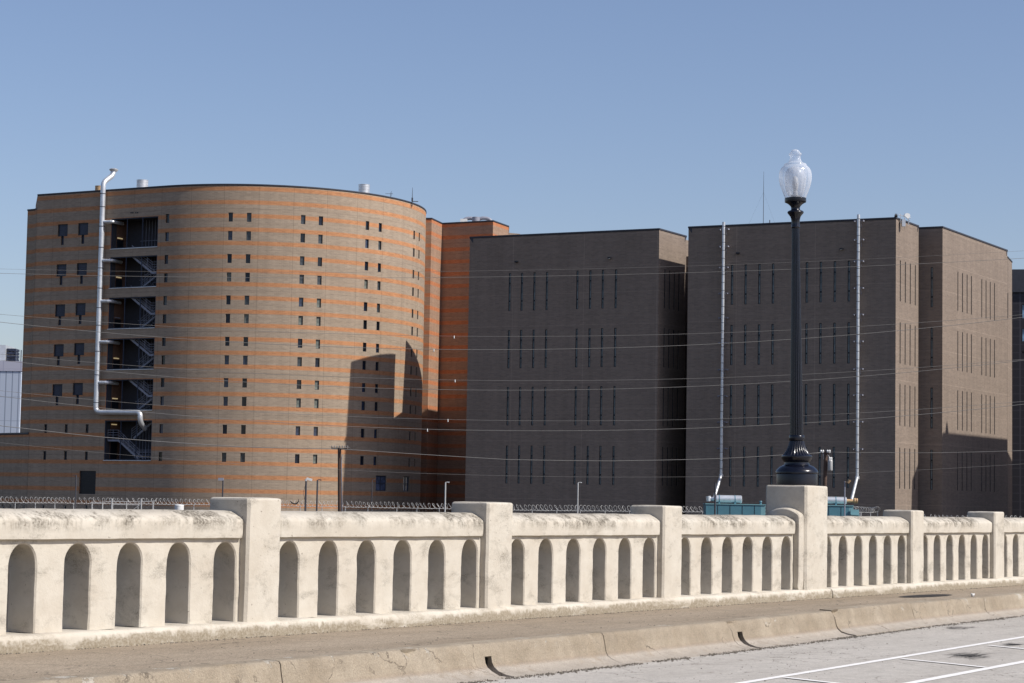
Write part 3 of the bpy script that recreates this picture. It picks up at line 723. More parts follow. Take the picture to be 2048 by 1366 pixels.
for c in cols:
    for z in rows:
        holesA.append((c - WW / 2, c + WW / 2, z - WH, z)); winA.append((c, z - WH / 2))
# two pairs of big ground windows
big = []
for x0, x1, y0, y1 in ((752, 772.5, 951, 982), (806.5, 818.5, 952.5, 983)):
    ua, za = pa.hit(x0, y0); ub, zb_ = pa.hit(x1, y1); big.append((ua, ub, zb_, za))
holesA += big
# T shaped screened windows on the flat part
tw = []
for (x0, x1) in ((115.2, 135.6), (155.8, 176.4)):
    for r_, (y0, y1, y2) in enumerate(((449.5, 474.8, 491.5),) * 5):
        pass
trow = [448.4, 528.4, 608.6, 688.4, 768.2]
for ci, cx in enumerate((125.3, 166.0)):
    uc = pa.hit(cx, 460)[0]
    for y in trow:
        yy = y - (2.6 if ci else 0); zt = pa.hit(125 if ci == 0 else 166, yy)[1]
        tw.append((uc, zt)); holesA.append((uc - 0.64, uc + 0.64, zt - 1.22, zt)); holesA.append((uc - 0.19, uc + 0.19, zt - 2.08, zt - 1.22))
sl3 = []
for y, xs_ in ((848.5, (91.5, 132.5, 174.3)), (902.2, (89.5, 131, 172.7))):
    for x in xs_:
        u_, z_ = pa.hit(x, y); sl3.append((u_, z_)); holesA.append((u_ - 0.19, u_ + 0.19, z_ - 0.86, z_))
lo_ = [pa.hit(159, 941.5), pa.hit(190.5, 988.4)]; holesA.append((lo_[0][0], lo_[1][0], lo_[1][1], lo_[0][1]))
low = []
for x in (86, 130, 172):
    u_, z_ = pa.hit(x, 1009.5); low.append((u_, z_)); holesA.append((u_ - 0.17, u_ + 0.17, z_ - 0.8, z_))
# stair openings
us0, us1 = pa.hit(222.5, 440)[0], pa.hit(316.5, 440)[0]
sy = [(435, 495.5), (512.5, 574.5), (594, 656.5), (676.5, 738.5), (758.5, 820), (840.5, 920.5)]
so_ = []
for k, (a, c) in enumerate(sy):
    xm = 267 - k * 2.4
    so_.append((pa.hit(xm, c)[1], pa.hit(xm, a)[1]))
for z0_, z1_ in so_: holesA.append((us0, us1, z0_, z1_))
wall('wall', pa, GZ, HA, holesA, M['banded'], A)
coping(pa, HA, A)
back = [(A0.x - 2, A0.y + 8), (A0.x + 4, 250), (-12, 246), (-9.2, 222)]
arcpts = [tuple(pa.at(u)[0]) for u in [pa.seg[1][1] + pa.seg[1][2] * k / 24 for k in range(25)]]
flatroof([tuple(A0)] + arcpts + back[::-1], HA - 0.45, A)
pb = Path()
q_ = [arcpts[-1]] + back[::-1] + [tuple(A0)]
for a, c in zip(q_, q_[1:]): pb.line(a, c)
wall('rear_wall', pb, GZ, HA, [], M['banded'], A)
# left lower shoulder
Lw0 = atY(55.5, 419.4, 210.65); Lw1 = atY(69.8, 418.3, 210.05); LZT = Lw0.z
pl_ = Path().line((Lw0.x - 0.2, 226), (Lw0.x, Lw0.y)).line((Lw0.x, Lw0.y), (Lw1.x, Lw1.y)).line((Lw1.x, Lw1.y), (A0.x - 0.02, A0.y + 0.02))
wall('shoulder_wall', pl_, GZ, LZT, [], M['banded'], A); coping(pl_, LZT, A)
b = MB(); P_ = [(Lw0.x - .2, 226), (Lw0.x, Lw0.y), (Lw1.x, Lw1.y), (A0.x, A0.y), (A0.x + 1, 226)]
b.face([b.vert((x, y, LZT - .3)) for x, y in P_]); part('shoulder_roof', b, M['roof'], A)
# windows
wm = win_meshes(WW, WH, 0.10, 0.045, M['frame'], M['glass'])
pale = wm[1].copy(); pale.materials[0] = M['glass_pale']; pale.name = 'pane_pale'
pv = []
for nm_, c_ in (('glass_blueish', (0.030, 0.042, 0.075)), ('glass_deep', (0.006, 0.008, 0.012)), ('glass_grey', (0.045, 0.052, 0.058))):
    q_ = wm[1].copy(); q_.materials[0] = glass(nm_, c_, 0.12); pv.append(q_)
palekeys = {(1, 3), (4, 4), (4, 5), (4, 6), (4, 8), (4, 9), (2, 5), (5, 3), (3, 9), (4, 11), (3, 5)}
rest = MB(); cnt = 0
for i, (c, z) in enumerate(winA):
    ci, ri = divmod(i, 12)
    if cnt < 74 + 24 and not (ci == 8 and ri >= 0 and False):
        if ci >= 8 and ri >= 4: pass
        put_window(wm, pa, c, z, A, pale if (ci, ri) in palekeys else random.choice([None, None, pv[0], pv[1], pv[2]])); cnt += 1
    else:
        p, n = pa.at(c); rz = math.atan2(n.x, -n.y); T_ = Matrix.Translation((p.x, p.y, z)) @ Matrix.Rotation(rz, 4, 'Z')
        for me in wm:
            o_ = len(rest.v); rest.v += [T_ @ v.co for v in me.vertices]
            for pp in me.polygons: rest.face([o_ + k for k in pp.vertices], None, 0 if me is wm[0] else 1)
o = part('window_column', rest, [M['frame'], M['glass']], A); o['kind'] = 'stuff'
bw_, bh_ = big[0][1] - big[0][0], big[0][3] - big[0][2]
wb = win_meshes(bw_, bh_, 0.12, 0.10, M['navy'], M['glass_blue'], [(-0.05, -bh_ / 2 + .1, 0.05, bh_ / 2 - .1), (-bw_ / 2 + .1, -0.05, -0.05, 0.05), (0.05, -0.05, bw_ / 2 - .1, 0.05)], 'paired_window')
for (a, c, z0_, z1_) in big[:1]: put_window(wb, pa, (a + c) / 2, (z0_ + z1_) / 2, A, name='four_pane_window')
bw2 = big[1][1] - big[1][0]; wb2 = win_meshes(bw2, bh_, 0.12, 0.10, M['navy'], M['glass_blue'], [(-0.05, -bh_ / 2 + .1, 0.05, bh_ / 2 - .1), (-bw2 / 2 + .1, -0.05, -0.05, 0.05), (0.05, -0.05, bw2 / 2 - .1, 0.05)], 'paired_window')
put_window(wb2, pa, (big[1][0] + big[1][1]) / 2, (big[1][2] + big[1][3]) / 2, A, name='four_pane_window')
f = MB(); f.box(-0.65, 0.1, -1.23, -0.53, 0.16, 0.01); f.box(0.53, 0.1, -1.23, 0.65, 0.16, 0.01); f.box(-0.53, 0.102, -0.09, 0.53, 0.158, 0.01); f.box(-0.53, 0.102, -1.23, -0.13, 0.158, -1.13); f.box(0.13, 0.102, -1.23, 0.53, 0.158, -1.13)
f.box(-0.20, 0.1, -2.09, -0.13, 0.16, -1.232); f.box(0.13, 0.1, -2.09, 0.20, 0.16, -1.232); f.box(-0.13, .102, -2.09, 0.13, .158, -2.03)
for k in range(1, 6): f.box(-0.49, 0.115, -k * 0.2, 0.49, 0.122, -k * 0.2 + 0.012)
g_ = MB(); g_.box(-0.56, 0.14, -1.16, 0.56, 0.15, -0.02); g_.box(-0.16, 0.141, -2.06, 0.16, 0.151, -1.16)
tm = (f.mesh('tee_window', M['frame']), g_.mesh('pane', M['screen']))
for (u_, z_) in tw: put_window(tm, pa, u_, z_, A, name='tee_window')
sm = win_meshes(0.38, 0.86, 0.10, 0.045, M['frame'], M['glass'], nm='narrow_window')
for (u_, z_) in sl3: put_window(sm, pa, u_, z_ - 0.43, A, name='narrow_window')
sm2 = win_meshes(0.34, 0.8, 0.10, 0.05, M['galv'], M['glass'], nm='basement_window')
for (u_, z_) in low: put_window(sm2, pa, u_, z_ - 0.4, A, name='basement_window')
# louvred panel
b = MB(); lw_ = lo_[1][0] - lo_[0][0]; lh_ = lo_[0][1] - lo_[1][1]
b.box(-lw_ / 2, 0.16, -lh_ / 2, lw_ / 2, 0.2, lh_ / 2)
for k in range(14): b.box(-lw_ / 2, 0.05, -lh_ / 2 + lh_ * k / 14, lw_ / 2, 0.155, -lh_ / 2 + lh_ * k / 14 + 0.05)
p, n = pa.at((lo_[0][0] + lo_[1][0]) / 2)
link('louvre', b.mesh('louvre', M['frame']), A, Vector((p.x, p.y, (lo_[0][1] + lo_[1][1]) / 2)) - A.location, math.atan2(n.x, -n.y))
# stairwell behind the openings
FR = math.atan2(-0.474, 0.881)
p0, n0_ = pa.at(us0); OW = us1 - us0
TM = Matrix.Translation((p0.x, p0.y, 0)) @ Matrix.Rotation(FR, 4, 'Z')    # local x along wall from opening left edge, y inwards
zbot, ztop = so_[-1][0], so_[0][1]; DP = 2.5
b = MB()
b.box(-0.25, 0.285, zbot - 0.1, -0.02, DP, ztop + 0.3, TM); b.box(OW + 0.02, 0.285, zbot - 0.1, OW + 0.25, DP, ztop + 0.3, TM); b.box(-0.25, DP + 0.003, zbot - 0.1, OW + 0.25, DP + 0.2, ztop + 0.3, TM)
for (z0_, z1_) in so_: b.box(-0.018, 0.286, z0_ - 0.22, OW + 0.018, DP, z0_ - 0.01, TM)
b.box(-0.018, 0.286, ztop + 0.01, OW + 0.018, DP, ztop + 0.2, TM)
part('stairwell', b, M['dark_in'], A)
b = MB(); b.box(-0.018, 0.9, zbot, 0.012, DP - 0.02, ztop, TM)
b2 = MB()
for v_ in b.v: pass
o = part('stairwell_brick', b, plain('stairwell_brick', (0.16, 0.085, 0.055), 0.9), A)
for k, (z0_, z1_) in enumerate(so_):
    H_ = z1_ - z0_
    # outer frame with mullions
    b = MB(); b.box(0.0, 0.08, z0_, 0.09, 0.17, z1_, TM); b.box(OW - 0.09, 0.08, z0_, OW, 0.17, z1_, TM); b.box(0.09, 0.082, z1_ - 0.09, OW - 0.09, 0.168, z1_, TM); b.box(0.09, 0.082, z0_, OW - 0.09, 0.168, z0_ + 0.09, TM)
    for q in (0.335, 0.665): b.box(OW * q - 0.03, 0.084, z0_ + 0.09, OW * q + 0.03, 0.166, z1_ - 0.09, TM)
    part('opening_frame', b, M['navy'], A)
    b = MB(); b.box(-0.02, -0.06, z0_ - 0.06, OW + 0.02, 0.078, z0_ - 0.003, TM); part('sill', b, M['galv'], A)
    b = MB()
    for q in range(1, 10): b.box(OW * (0.35 + 0.065 * q) - 0.018, DP - 0.5, z0_, OW * (0.35 + 0.065 * q) + 0.018, DP - 0.46, z1_, TM)
    b.box(OW * 0.36, DP - 0.49, z0_ + 0.9, OW * 0.99, DP - 0.45, z0_ + 0.94, TM)
    part('security_bars', b, M['stair'], A)
    b = MB(); b.box(0.014, 1.0, z0_ + 1.15 if k < 5 else z1_ - 0.40, 0.10, 1.75, (z0_ + 1.15 if k < 5 else z1_ - 0.40) + 0.10, TM)
    part('stair_light', b, M['lit'] if k not in (2,) else M['stair'], A)
    b = MB(); b.box(0.014, 0.95, z0_ + 0.02, 0.03, 1.95, z0_ + 1.05 if k < 5 else z0_ + 3.0, TM); d_ = part('door', b, M['frame'], A)
    b = MB(); b.box(0.032, 1.45, z0_ + 0.45, 0.04, 1.68, z0_ + 0.85, TM); o = link('door_notice', b.mesh('door_notice', M['galv']), d_)
    if k == 0: continue
    # staircase: two flights seen through the opening
    b = MB()
    def beam(x0, za, x1, zb2, y, w_, t_):
        A_ = TM @ Vector((x0, y, za)); B_ = TM @ Vector((x1, y, zb2)); dn = Vector((0, 0, t_)); dy = (TM.to_3x3() @ Vector((0, w_, 0)))
        P = [A_, B_, B_ + dn, A_ + dn]; b.quad(*P); b.quad(*[p + dy for p in P][::-1]); b.quad(P[0], P[3], P[3] + dy, P[0] + dy); b.quad(P[1], P[1] + dy, P[2] + dy, P[2]); b.quad(P[3], P[2], P[2] + dy, P[3] + dy); b.quad(P[0], P[0] + dy, P[1] + dy, P[1])
    def rails(x0, za, x1, zb2, y, n=4):
        for q in range(4):
            hz = 0.28 + 0.24 * q
            b.tube([TM @ Vector((x0, y, za + hz)), TM @ Vector((x1, y, zb2 + hz))], 0.022, 5)
        for q in range(n + 1):
            x = x0 + (x1 - x0) * q / n; zz = za + (zb2 - za) * q / n
            b.tube([TM @ Vector((x, y, zz)), TM @ Vector((x, y, zz + 1.05))], 0.024, 5)
    if k < 5:
        zm_ = z0_ + H_ * 0.42; xl, xr = OW * 0.42, OW * 0.86
        beam(xl, z1_ - 0.05, xr, zm_, 0.35, 0.05, 0.24); beam(xl, z1_ - 0.05, xr, zm_, 1.2, 0.05, 0.22)
        for q in range(9): 
            x = xl + (xr - xl) * q / 9; zz = z1_ + (zm_ - z1_) * (q + 0.5) / 9; b.box(x, 0.4, zz, x + 0.26, 1.2, zz + 0.04, TM)
        rails(xl, z1_ + 0.1, xr, zm_ + 0.15, 0.36)
        b.box(xr, 0.35, zm_, OW - 0.1, 2.3, zm_ + 0.2, TM); rails(xr, zm_ + 0.15, OW - 0.12, zm_ + 0.15, 0.36, 1)
        beam(xr, zm_ - 0.05, OW * 0.52, z0_, 1.3, 0.05, 0.2); beam(xr, zm_ - 0.05, OW * 0.52, z0_, 2.2, 0.05, 0.2)
        for q in range(8):
            x = xr + (OW * 0.52 - xr) * (q + 1) / 8; zz = zm_ + (z0_ - zm_) * (q + 0.5) / 8; b.box(x, 1.35, zz, x + 0.26, 2.2, zz + 0.04, TM)
        rails(xr, zm_, OW * 0.52, z0_ + 0.05, 1.32)
    else:
        zm_ = z0_ + H_ * 0.50
        beam(OW * 0.86, z1_ - 0.15, OW * 0.44, zm_ + 0.1, 1.3, 0.05, 0.24); rails(OW * 0.86, z1_ - 0.1, OW * 0.40, zm_ + 0.15, 1.32)
        b.box(0.15, 0.35, zm_ - 0.1, OW * 0.25, 2.3, zm_ + 0.08, TM); rails(0.15, zm_, OW * 0.25, zm_, 0.36, 2)
        beam(OW * 0.25, zm_ - 0.1, OW * 0.68, z0_ + 0.1, 0.35, 0.05, 0.24); beam(OW * 0.25, zm_ - 0.1, OW * 0.68, z0_ + 0.1, 1.2, 0.05, 0.22)
        for q in range(10):
            x = OW * 0.25 + OW * 0.43 * q / 10; zz = zm_ + (z0_ - zm_) * (q + 0.5) / 10; b.box(x, 0.4, zz, x + 0.26, 1.2, zz + 0.04, TM)
        rails(OW * 0.25, zm_, OW * 0.70, z0_ + 0.05, 0.36); rails(OW * 0.70, z0_, OW * 0.97, z0_, 0.37, 2)
    part('staircase', b, M['stair'], A)
# plain course panel round the top stair opening is in the brick; four small holes above it
b = MB()
for x in (262.5, 266, 272, 275.5):
    u_, z_ = pa.hit(x, 425.5); p, n = pa.at(u_); b.tube([Vector((p.x, p.y, z_)), Vector((p.x + n.x * .05, p.y + n.y * .05, z_))], 0.07, 8)
part('weep_holes', b, M['frame'], A)
# exhaust duct
def bendpath(pts, r=0.5, n=5):
    out = [Vector(pts[0])]
    for i in range(1, len(pts) - 1):
        p, a, c = Vector(pts[i]), Vector(pts[i - 1]), Vector(pts[i + 1]); d0 = (a - p).normalized(); d1 = (c - p).normalized(); rr = min(r, (a - p).length * .45, (c - p).length * .45)
        for k in range(n + 1):
            t = k / n; out.append((p + d0 * rr) * (1 - t) ** 2 + p * 2 * t * (1 - t) + (p + d1 * rr) * t * t)
    out.append(Vector(pts[-1])); return out
def onwall(path, px, py, off):
    u, z = path.hit(px, py); p, n = path.at(u); return Vector((p.x + n.x * off, p.y + n.y * off, z))
ud = pa.hit(211.5, 440)[0]; pd_, nd_ = pa.at(ud)
def dz_(py, px=205): return pa.hit(px, py)[1]
Dx = pd_ + nd_ * 0.55
topz = HA + 0.55
dpts = [Vector((Dx.x, Dx.y, topz)), Vector((Dx.x, Dx.y, dz_(824, 205)))]
hu = onwall(pa, 288, 826, 0.55); hend = Vector((hu.x, hu.y, dz_(826, 250)))
dd_ = Vector((0.881, -0.474, 0)).normalized()
ptop = [Vector((Dx.x, Dx.y, topz)) + dd_ * 0.45 + Vector((0, 0.9, 0.65)), Vector((Dx.x, Dx.y, topz)) + dd_ * 0.75 + Vector((0, 1.4, 0.95)), Vector((Dx.x, Dx.y, topz)) + dd_ * 0.85 + Vector((0, 1.6, 1.45))]
full = [ptop[2], ptop[1] , ptop[0], Vector((Dx.x, Dx.y, topz + 0.1)), Vector((Dx.x, Dx.y, dz_(825, 205))), Vector((hend.x, hend.y, dz_(826, 205))), Vector((hend.x, hend.y, dz_(845, 250))), Vector((hend.x, hend.y, dz_(848, 250))) + Vector((0.35, 0.9, -0.45))]
b = MB(); b.tube(bendpath(full, 0.55, 6), 0.255, 18)
duct = part('exhaust_duct', b, M['galv'], A, True, 50)
b = MB(); c_ = full[0]; b.lathe([(0.26, -0.1), (0.42, 0.05), (0.44, 0.16), (0.30, 0.24), (0.05, 0.27)], 20, c_)
o = link('rain_cap', b.mesh('rain_cap', M['galv'], Vector(A.location), True, 40), duct)
for y in (390, 416, 455, 497, 538, 578, 617, 652, 704, 751, 806):
    b = MB(); z_ = dz_(y, 208); c_ = Vector((Dx.x, Dx.y, z_)); b.tube([c_, c_ + Vector((0, 0, 0.06))], 0.285, 18)
    b.box(-0.05, 0, -0.04, 0.05, 0.6, 0.04, Matrix.Translation(c_ + Vector((0, 0, 0.03))) @ Matrix.Rotation(FR, 4, 'Z') @ Matrix.Translation((-0.27, 0, 0)))
    link('duct_strap', b.mesh('duct_strap', M['band_dark'], Vector(A.location)), duct)
for y in (445.5, 522.5, 603.5, 684.5, 765.5):
    z_ = dz_(y, 212); c_ = Vector((Dx.x, Dx.y, z_)); b = MB(); e_ = c_ + dd_ * 1.15 + Vector((0.25, 0.5, 0)) * 0.3
    b.tube(bendpath([c_, e_, e_ + Vector((0.474, 0.881, 0)) * 1.6], 0.2, 4), 0.175, 14); 
    b.tube([e_ - dd_ * 0.18, e_ - dd_ * 0.12], 0.20, 14)
    o = link('branch_duct', b.mesh('branch_duct', M['galv'], Vector(A.location), True, 50), duct)
# roof vents
def vent(name, px, pw, ytop, Y, mat, parent):
    c_ = atY(px, ytop, Y); r = pw / F * Y / 2; b = MB()
    b.lathe([(r * .96, HA - 0.45 - c_.z), (r * .96, -0.05), (r, -0.04), (r, 0.0), (r * .9, 0.0), (r * .88, -0.3), (0.02, -0.32)], 28, c_)
    for a in range(3): b.lathe([(r * .965, -0.25 - a * .3), (r * .99, -0.23 - a * .3), (r * .965, -0.21 - a * .3)], 28, c_, cap=False)
    o = part(name, b, mat, parent, True, 40); return o
vent('roof_vent', 285, 24, 360.5, 206, M['galv'], A)['label'] = 'pale round roof vent'
vent('roof_vent', 200, 20, 372.3, 208, M['rust'], A)['label'] = 'rusty round roof vent'
vent('roof_vent', 728.5, 23.5, 369.5, 208, M['galv'], A)
def antenna(px, y0, y1, Y, parent, r=0.03, kind='whip', name='antenna', zb_=None):
    a = atY(px, y1, Y); t_ = atY(px, y0, Y); b = MB(); a.z = zb_ if zb_ is not None else a.z - 0.3
    b.tube([Vector((t_.x, Y, a.z)), Vector((t_.x, Y, a.z + (t_.z - a.z) * .55)), t_], [r * 1.3, r, r * .5], 6)
    if kind == 'yagi':
        b.tube([t_ + Vector((-0.5, 0, -0.15)), t_ + Vector((0.25, 0, -0.15))], 0.015, 5)
        for k in range(5): b.tube([t_ + Vector((-0.45 + .16 * k, -.2, -0.15 + 0.0)), t_ + Vector((-0.45 + .16 * k, .2, -0.15))], 0.012, 4)
        b.tube([t_ + Vector((0.1, 0, -0.4)), t_ + Vector((0.1, 0, 0.1))], 0.015, 5)
    if kind == 'box': b.box(-0.08, -.08, -0.0, 0.08, .08, 0.35, Matrix.Translation((t_.x, Y, HA + 0.1))); b.box(-0.05, -.05, 0, 0.6, .05, 0.06, Matrix.Translation((t_.x, Y, HA + 0.05)))
    return part(name, b, M['band_dark'], parent)
antenna(825, 375, 404, 210, A, zb_=HA - .45, kind='box'); antenna(781, 384.5, 392, 207, A, 0.025, 'yagi', zb_=HA - .45)

# ---- striped wing behind the tower
W0 = (-11.5, 220.9); W1 = (-8.72, 220.55); W2 = (-7.72, 224.45); W3 = (-2.23, 221.6); W4 = (-0.57, 225.9)
WG = root('striped_brick_wing', (-5, 226, GZ), 'narrow orange striped brick wing in deep shade behind the curved tower', 'building')
pw = Path().line(W0, W1).line(W1, W2).line(W2, W3).line(W3, W4).line(W4, (-0.65, 240)).line((-0.65, 240), (-11.5, 245)).line((-11.5, 245), W0)
wall('wall', pw, GZ, HW, [], M['wing'], WG); coping(pw, HW, WG)
flatroof([W0, W1, W2, W3, W4, (-0.65, 240), (-11.5, 245)], HW - 0.4, WG)
b = MB()
for px, r in ((952, 0.42),): 
    c_ = atY(px, 434.5, 227); b.lathe([(r, -2.5), (r, 0), (r * .9, 0.02), (0.02, 0.02)], 24, c_)
c_ = atY(968, 441, 227.5)
arc_ = [c_ + Vector((0.75 * math.cos(t_), 0, 0.36 * math.sin(t_) - 0.1)) for t_ in [math.pi * k / 10 for k in range(11)]]
b.tube(arc_, 0.2, 12); arc_ = [a_ - Vector((1.5, -0.3, 0)) for a_ in arc_]; b.tube(arc_, 0.2, 12)
part('roof_fan', b, M['stair'], WG, True, 40)
b = MB(); c_ = atY(929, 440.5, 225); b.box(-0.45, -.3, -1.2, 0.3, .3, 0.12, Matrix.Translation(c_)); part('roof_box', b, M['white'], WG)
c_ = atY(1040, 469, 240); BL = root('low_rear_block', (c_.x - 1, 244, GZ), 'sliver of a plain rear block showing above the left brown tower roof', 'building')
solid('wall', [(-2.5, 236), (c_.x, 238), (c_.x + 1, 248), (-2, 248)], GZ, atY(1030, 467.5, 238).z, M['brown'], BL)

# ---- brown slab towers
Z_ROWS = [(21.40, 17.83), (16.02, 12.44), (10.68, 7.09), (5.20, 1.68)]
SWd = 0.22
def slot_meshes():
    hw, hh = SWd / 2, 3.56 / 2; f = MB()
    f.box(-hw - .005, 0.03, -hh - .005, -hw + .05, 0.14, hh + .005); f.box(hw - .05, 0.03, -hh - .005, hw + .005, 0.14, hh + .005)
    f.box(-hw + .045, .032, hh - .05, hw - .045, .138, hh + .005); f.box(-hw + .045, .032, -hh - .005, hw - .045, .138, -hh + .05)
    for z in (hh - 0.95, -hh + 0.92): f.box(-hw + .045, 0.034, z - 0.07, hw - .045, 0.136, z + 0.07)
    p = MB(); p.box(-hw + .03, 0.10, -hh + .03, hw - .03, 0.11, hh - .03)
    g1 = glass('slot_glass', (0.20, 0.235, 0.235), 0.3, 0.6); g2 = glass('slot_glass_dark', (0.02, 0.03, 0.034), 0.25, 0.5)
    return (f.mesh('slot_window', M['slotback']), p.mesh('pane', g1)), g2
SLM, g2_ = slot_meshes(); dark_pane = SLM[1].copy(); dark_pane.materials[0] = g2_
HT = 25.0
def tower(nm, label, front, side, cols_f, cols_s, deep, parent_loc, group=None, matf=None):
    T = root(nm, parent_loc, label, 'building', group)
    f0, f1 = Vector(front[0]), Vector(front[1]); s1_ = Vector(side[1]); sd = (s1_ - f1).normalized()
    b0 = s1_; b1 = f0 + sd * (s1_ - f1).length
    p = Path().line(f0, f1).line(f1, s1_); 
    hs = []
    ws = []
    for c in cols_f:
        for (zt, zb2) in Z_ROWS: hs.append((c - SWd / 2, c + SWd / 2, zb2, zt)); ws.append((c, (zt + zb2) / 2, False))
    l0 = p.seg[0][2]
    for c in cols_s:
        for (zt, zb2) in Z_ROWS: hs.append((l0 + c - SWd / 2, l0 + c + SWd / 2, zb2, zt)); ws.append((l0 + c, (zt + zb2) / 2, True))
    wall('wall', p, GZ, HT, hs, M['brown'], T, 0.24); coping(p, HT, T, 0.10, 0.05)
    pr = Path().line(b0, b1).line(b1, f0); wall('rear_wall', pr, GZ, HT, [], M['brown'], T); coping(pr, HT, T, 0.10, 0.05)
    flatroof([tuple(f0), tuple(f1), tuple(b0), tuple(b1)], HT - 0.4, T)
    for c, z, dk in ws: put_window(SLM, p, c, z, T, dark_pane if dk else None, name='slot_window')
    return T, p
def ucols(path, pxs, y): return [path.hit(x, y)[0] for x in pxs]
B0, B1, B2 = (-4.17, 198.3), (13.22, 189.72), (16.11, 194.73)
ptmp = Path().line(B0, B1)
bc = ucols(ptmp, [(x / 4.0) + 920 for x in (397, 494, 594, 694, 938, 1041, 1141, 1246)], 585)
TB, pB = tower('brown_brick_tower', 'dark brown brick slot-windowed tower, leftmost of the brown ones beside the striped wing', (B0, B1), (B1, B2), bc, [1.3, 2.3, 3.3, 4.3], 0, (5, 196, GZ), 'brown brick towers')
C0, C1, C2 = (15.75, 188.23), (32.93, 179.71), (35.86, 184.79)
ptmp = Path().line(C0, C1)
cc_ = ucols(ptmp, [x / 4.0 + 1360 for x in (416, 525, 635, 744, 1014, 1126, 1238, 1351)], 565)
p2 = Path().line(C1, C2)
cs_ = ucols(p2, [1800.7, 1810.7, 1820.6, 1830.6], 560)
TC, pC = tower('brown_brick_tower', 'middle brown brick tower carrying two tall steel exhaust stacks behind the street lamp', (C0, C1), (C1, C2), cc_, cs_, 0, (25, 186, GZ), 'brown brick towers')
D0, D1, D2 = (18.15, 194.8), (38.03, 185.0), (47.61, 201.19)
ptmp = Path().line(D0, D1); dc_ = ucols(ptmp, [1863.8], 570)
p2 = Path().line(D1, D2); ds_ = ucols(p2, [1915.8, 1925.0, 1934.2, 1942.9, 1963.6, 1972.1, 1980.5, 1989.0], 600)
TD, pD = tower('brown_brick_tower', 'rightmost brown brick tower with broad sunlit side wall of eight slot windows', (D0, D1), (D1, D2), dc_, ds_, 0, (38, 196, GZ), 'brown brick towers')
# rear piece of the right tower
E0 = atY(2010, 512, 206); E1 = atY(2014.7, 513.3, 204.5); E2 = atY(2024, 516.2, 207.0)
E0 = Vector((47.2, 205.6)); E1 = Vector((48.6, 205.0)); E2 = Vector((49.8, 209.5))
q1 = atY(2015, 513.3, 205.0); q2 = atY(2024, 516.2, 209.0)
pe = Path().line((46.5, 205.6), (q1.x, 205.0)).line((q1.x, 205.0), (q2.x, 209.0)).line((q2.x, 209.0), (40, 216)).line((40, 216), (46.5, 205.6))
zE = q1.z
wall('rear_bay', pe, GZ, zE, [], M['brown'], TD); coping(pe, zE, TD)
b = MB(); u_, z1q = pe.hit(2018.5, 586); p, n = pe.at(u_); z0q = pe.hit(2018.5, 636)[1]
b.box(-0.14, -0.03, z0q, 0.14, 0.02, z1q, Matrix.Translation((p.x, p.y, 0)) @ Matrix.Rotation(math.atan2(n.x, -n.y), 4, 'Z')); part('slot_window', b, M['slotback'], TD)
# rear halves of the left tower and the off-frame tower that shades the right one
R1 = root('rear_brick_tower', (8, 212, GZ), 'brown brick tower hidden behind the leftmost brown tower', 'building')
solid('wall', [(-1.91, 205.8), (15.75, 196.6), (24.5, 211.5), (7.6, 220.5), (7.2, 217.9), (6.2, 214.2), (2.1, 209.4)], GZ, HT, M['brown'], R1)
LK = root('gap_block', (6, 204.6, GZ), 'lower brick link between the leftmost brown tower and its rear tower', 'building')
solid('wall', [(-1.15, 203.0), (15.6, 194.95), (16.0, 197.4), (-0.9, 206.4)], GZ, 18.9, M['brown'], LK)
LK3 = root('gap_block', (27, 189.5, GZ), 'added brick filler closing the gap behind the middle brown tower against the sun', 'building')
solid('wall', [(18.95, 193.3), (34.6, 185.55), (35.3, 186.2), (19.4, 194.1)], GZ, 24.6, M['brown'], LK3)  # unseen filler, added to keep sun off the left tower's side wall
LK2 = root('roof_hut', (17.2, 199.5, 18), 'small brown block in the gap between the left and middle brown towers', 'building')
hz_ = atY(1370, 517, 199).z
solid('wall', [(15.7, 197.6), (19.6, 195.6), (20.6, 197.4), (16.7, 199.4)], GZ, hz_, M['brown'], LK2)
R2 = root('offset_brick_tower', (66, 186, GZ), 'brown brick tower standing past the right tower outside the frame', 'building')
solid('wall', [(55.7, 177.5), (56.15, 175.9), (56.7, 174.0), (59.1, 172.7), (72.0, 165.5), (86.0, 190.0), (70.0, 201.8)], GZ, HT, M['brown'], R2)
b = MB(); b.lathe([(0.5, HT - 0.2), (0.28, HT + 0.6), (0.04, HT + 1.1)], 8, (56.3, 178.3, 0)); part('roof_cowl', b, M['galv'], R2)

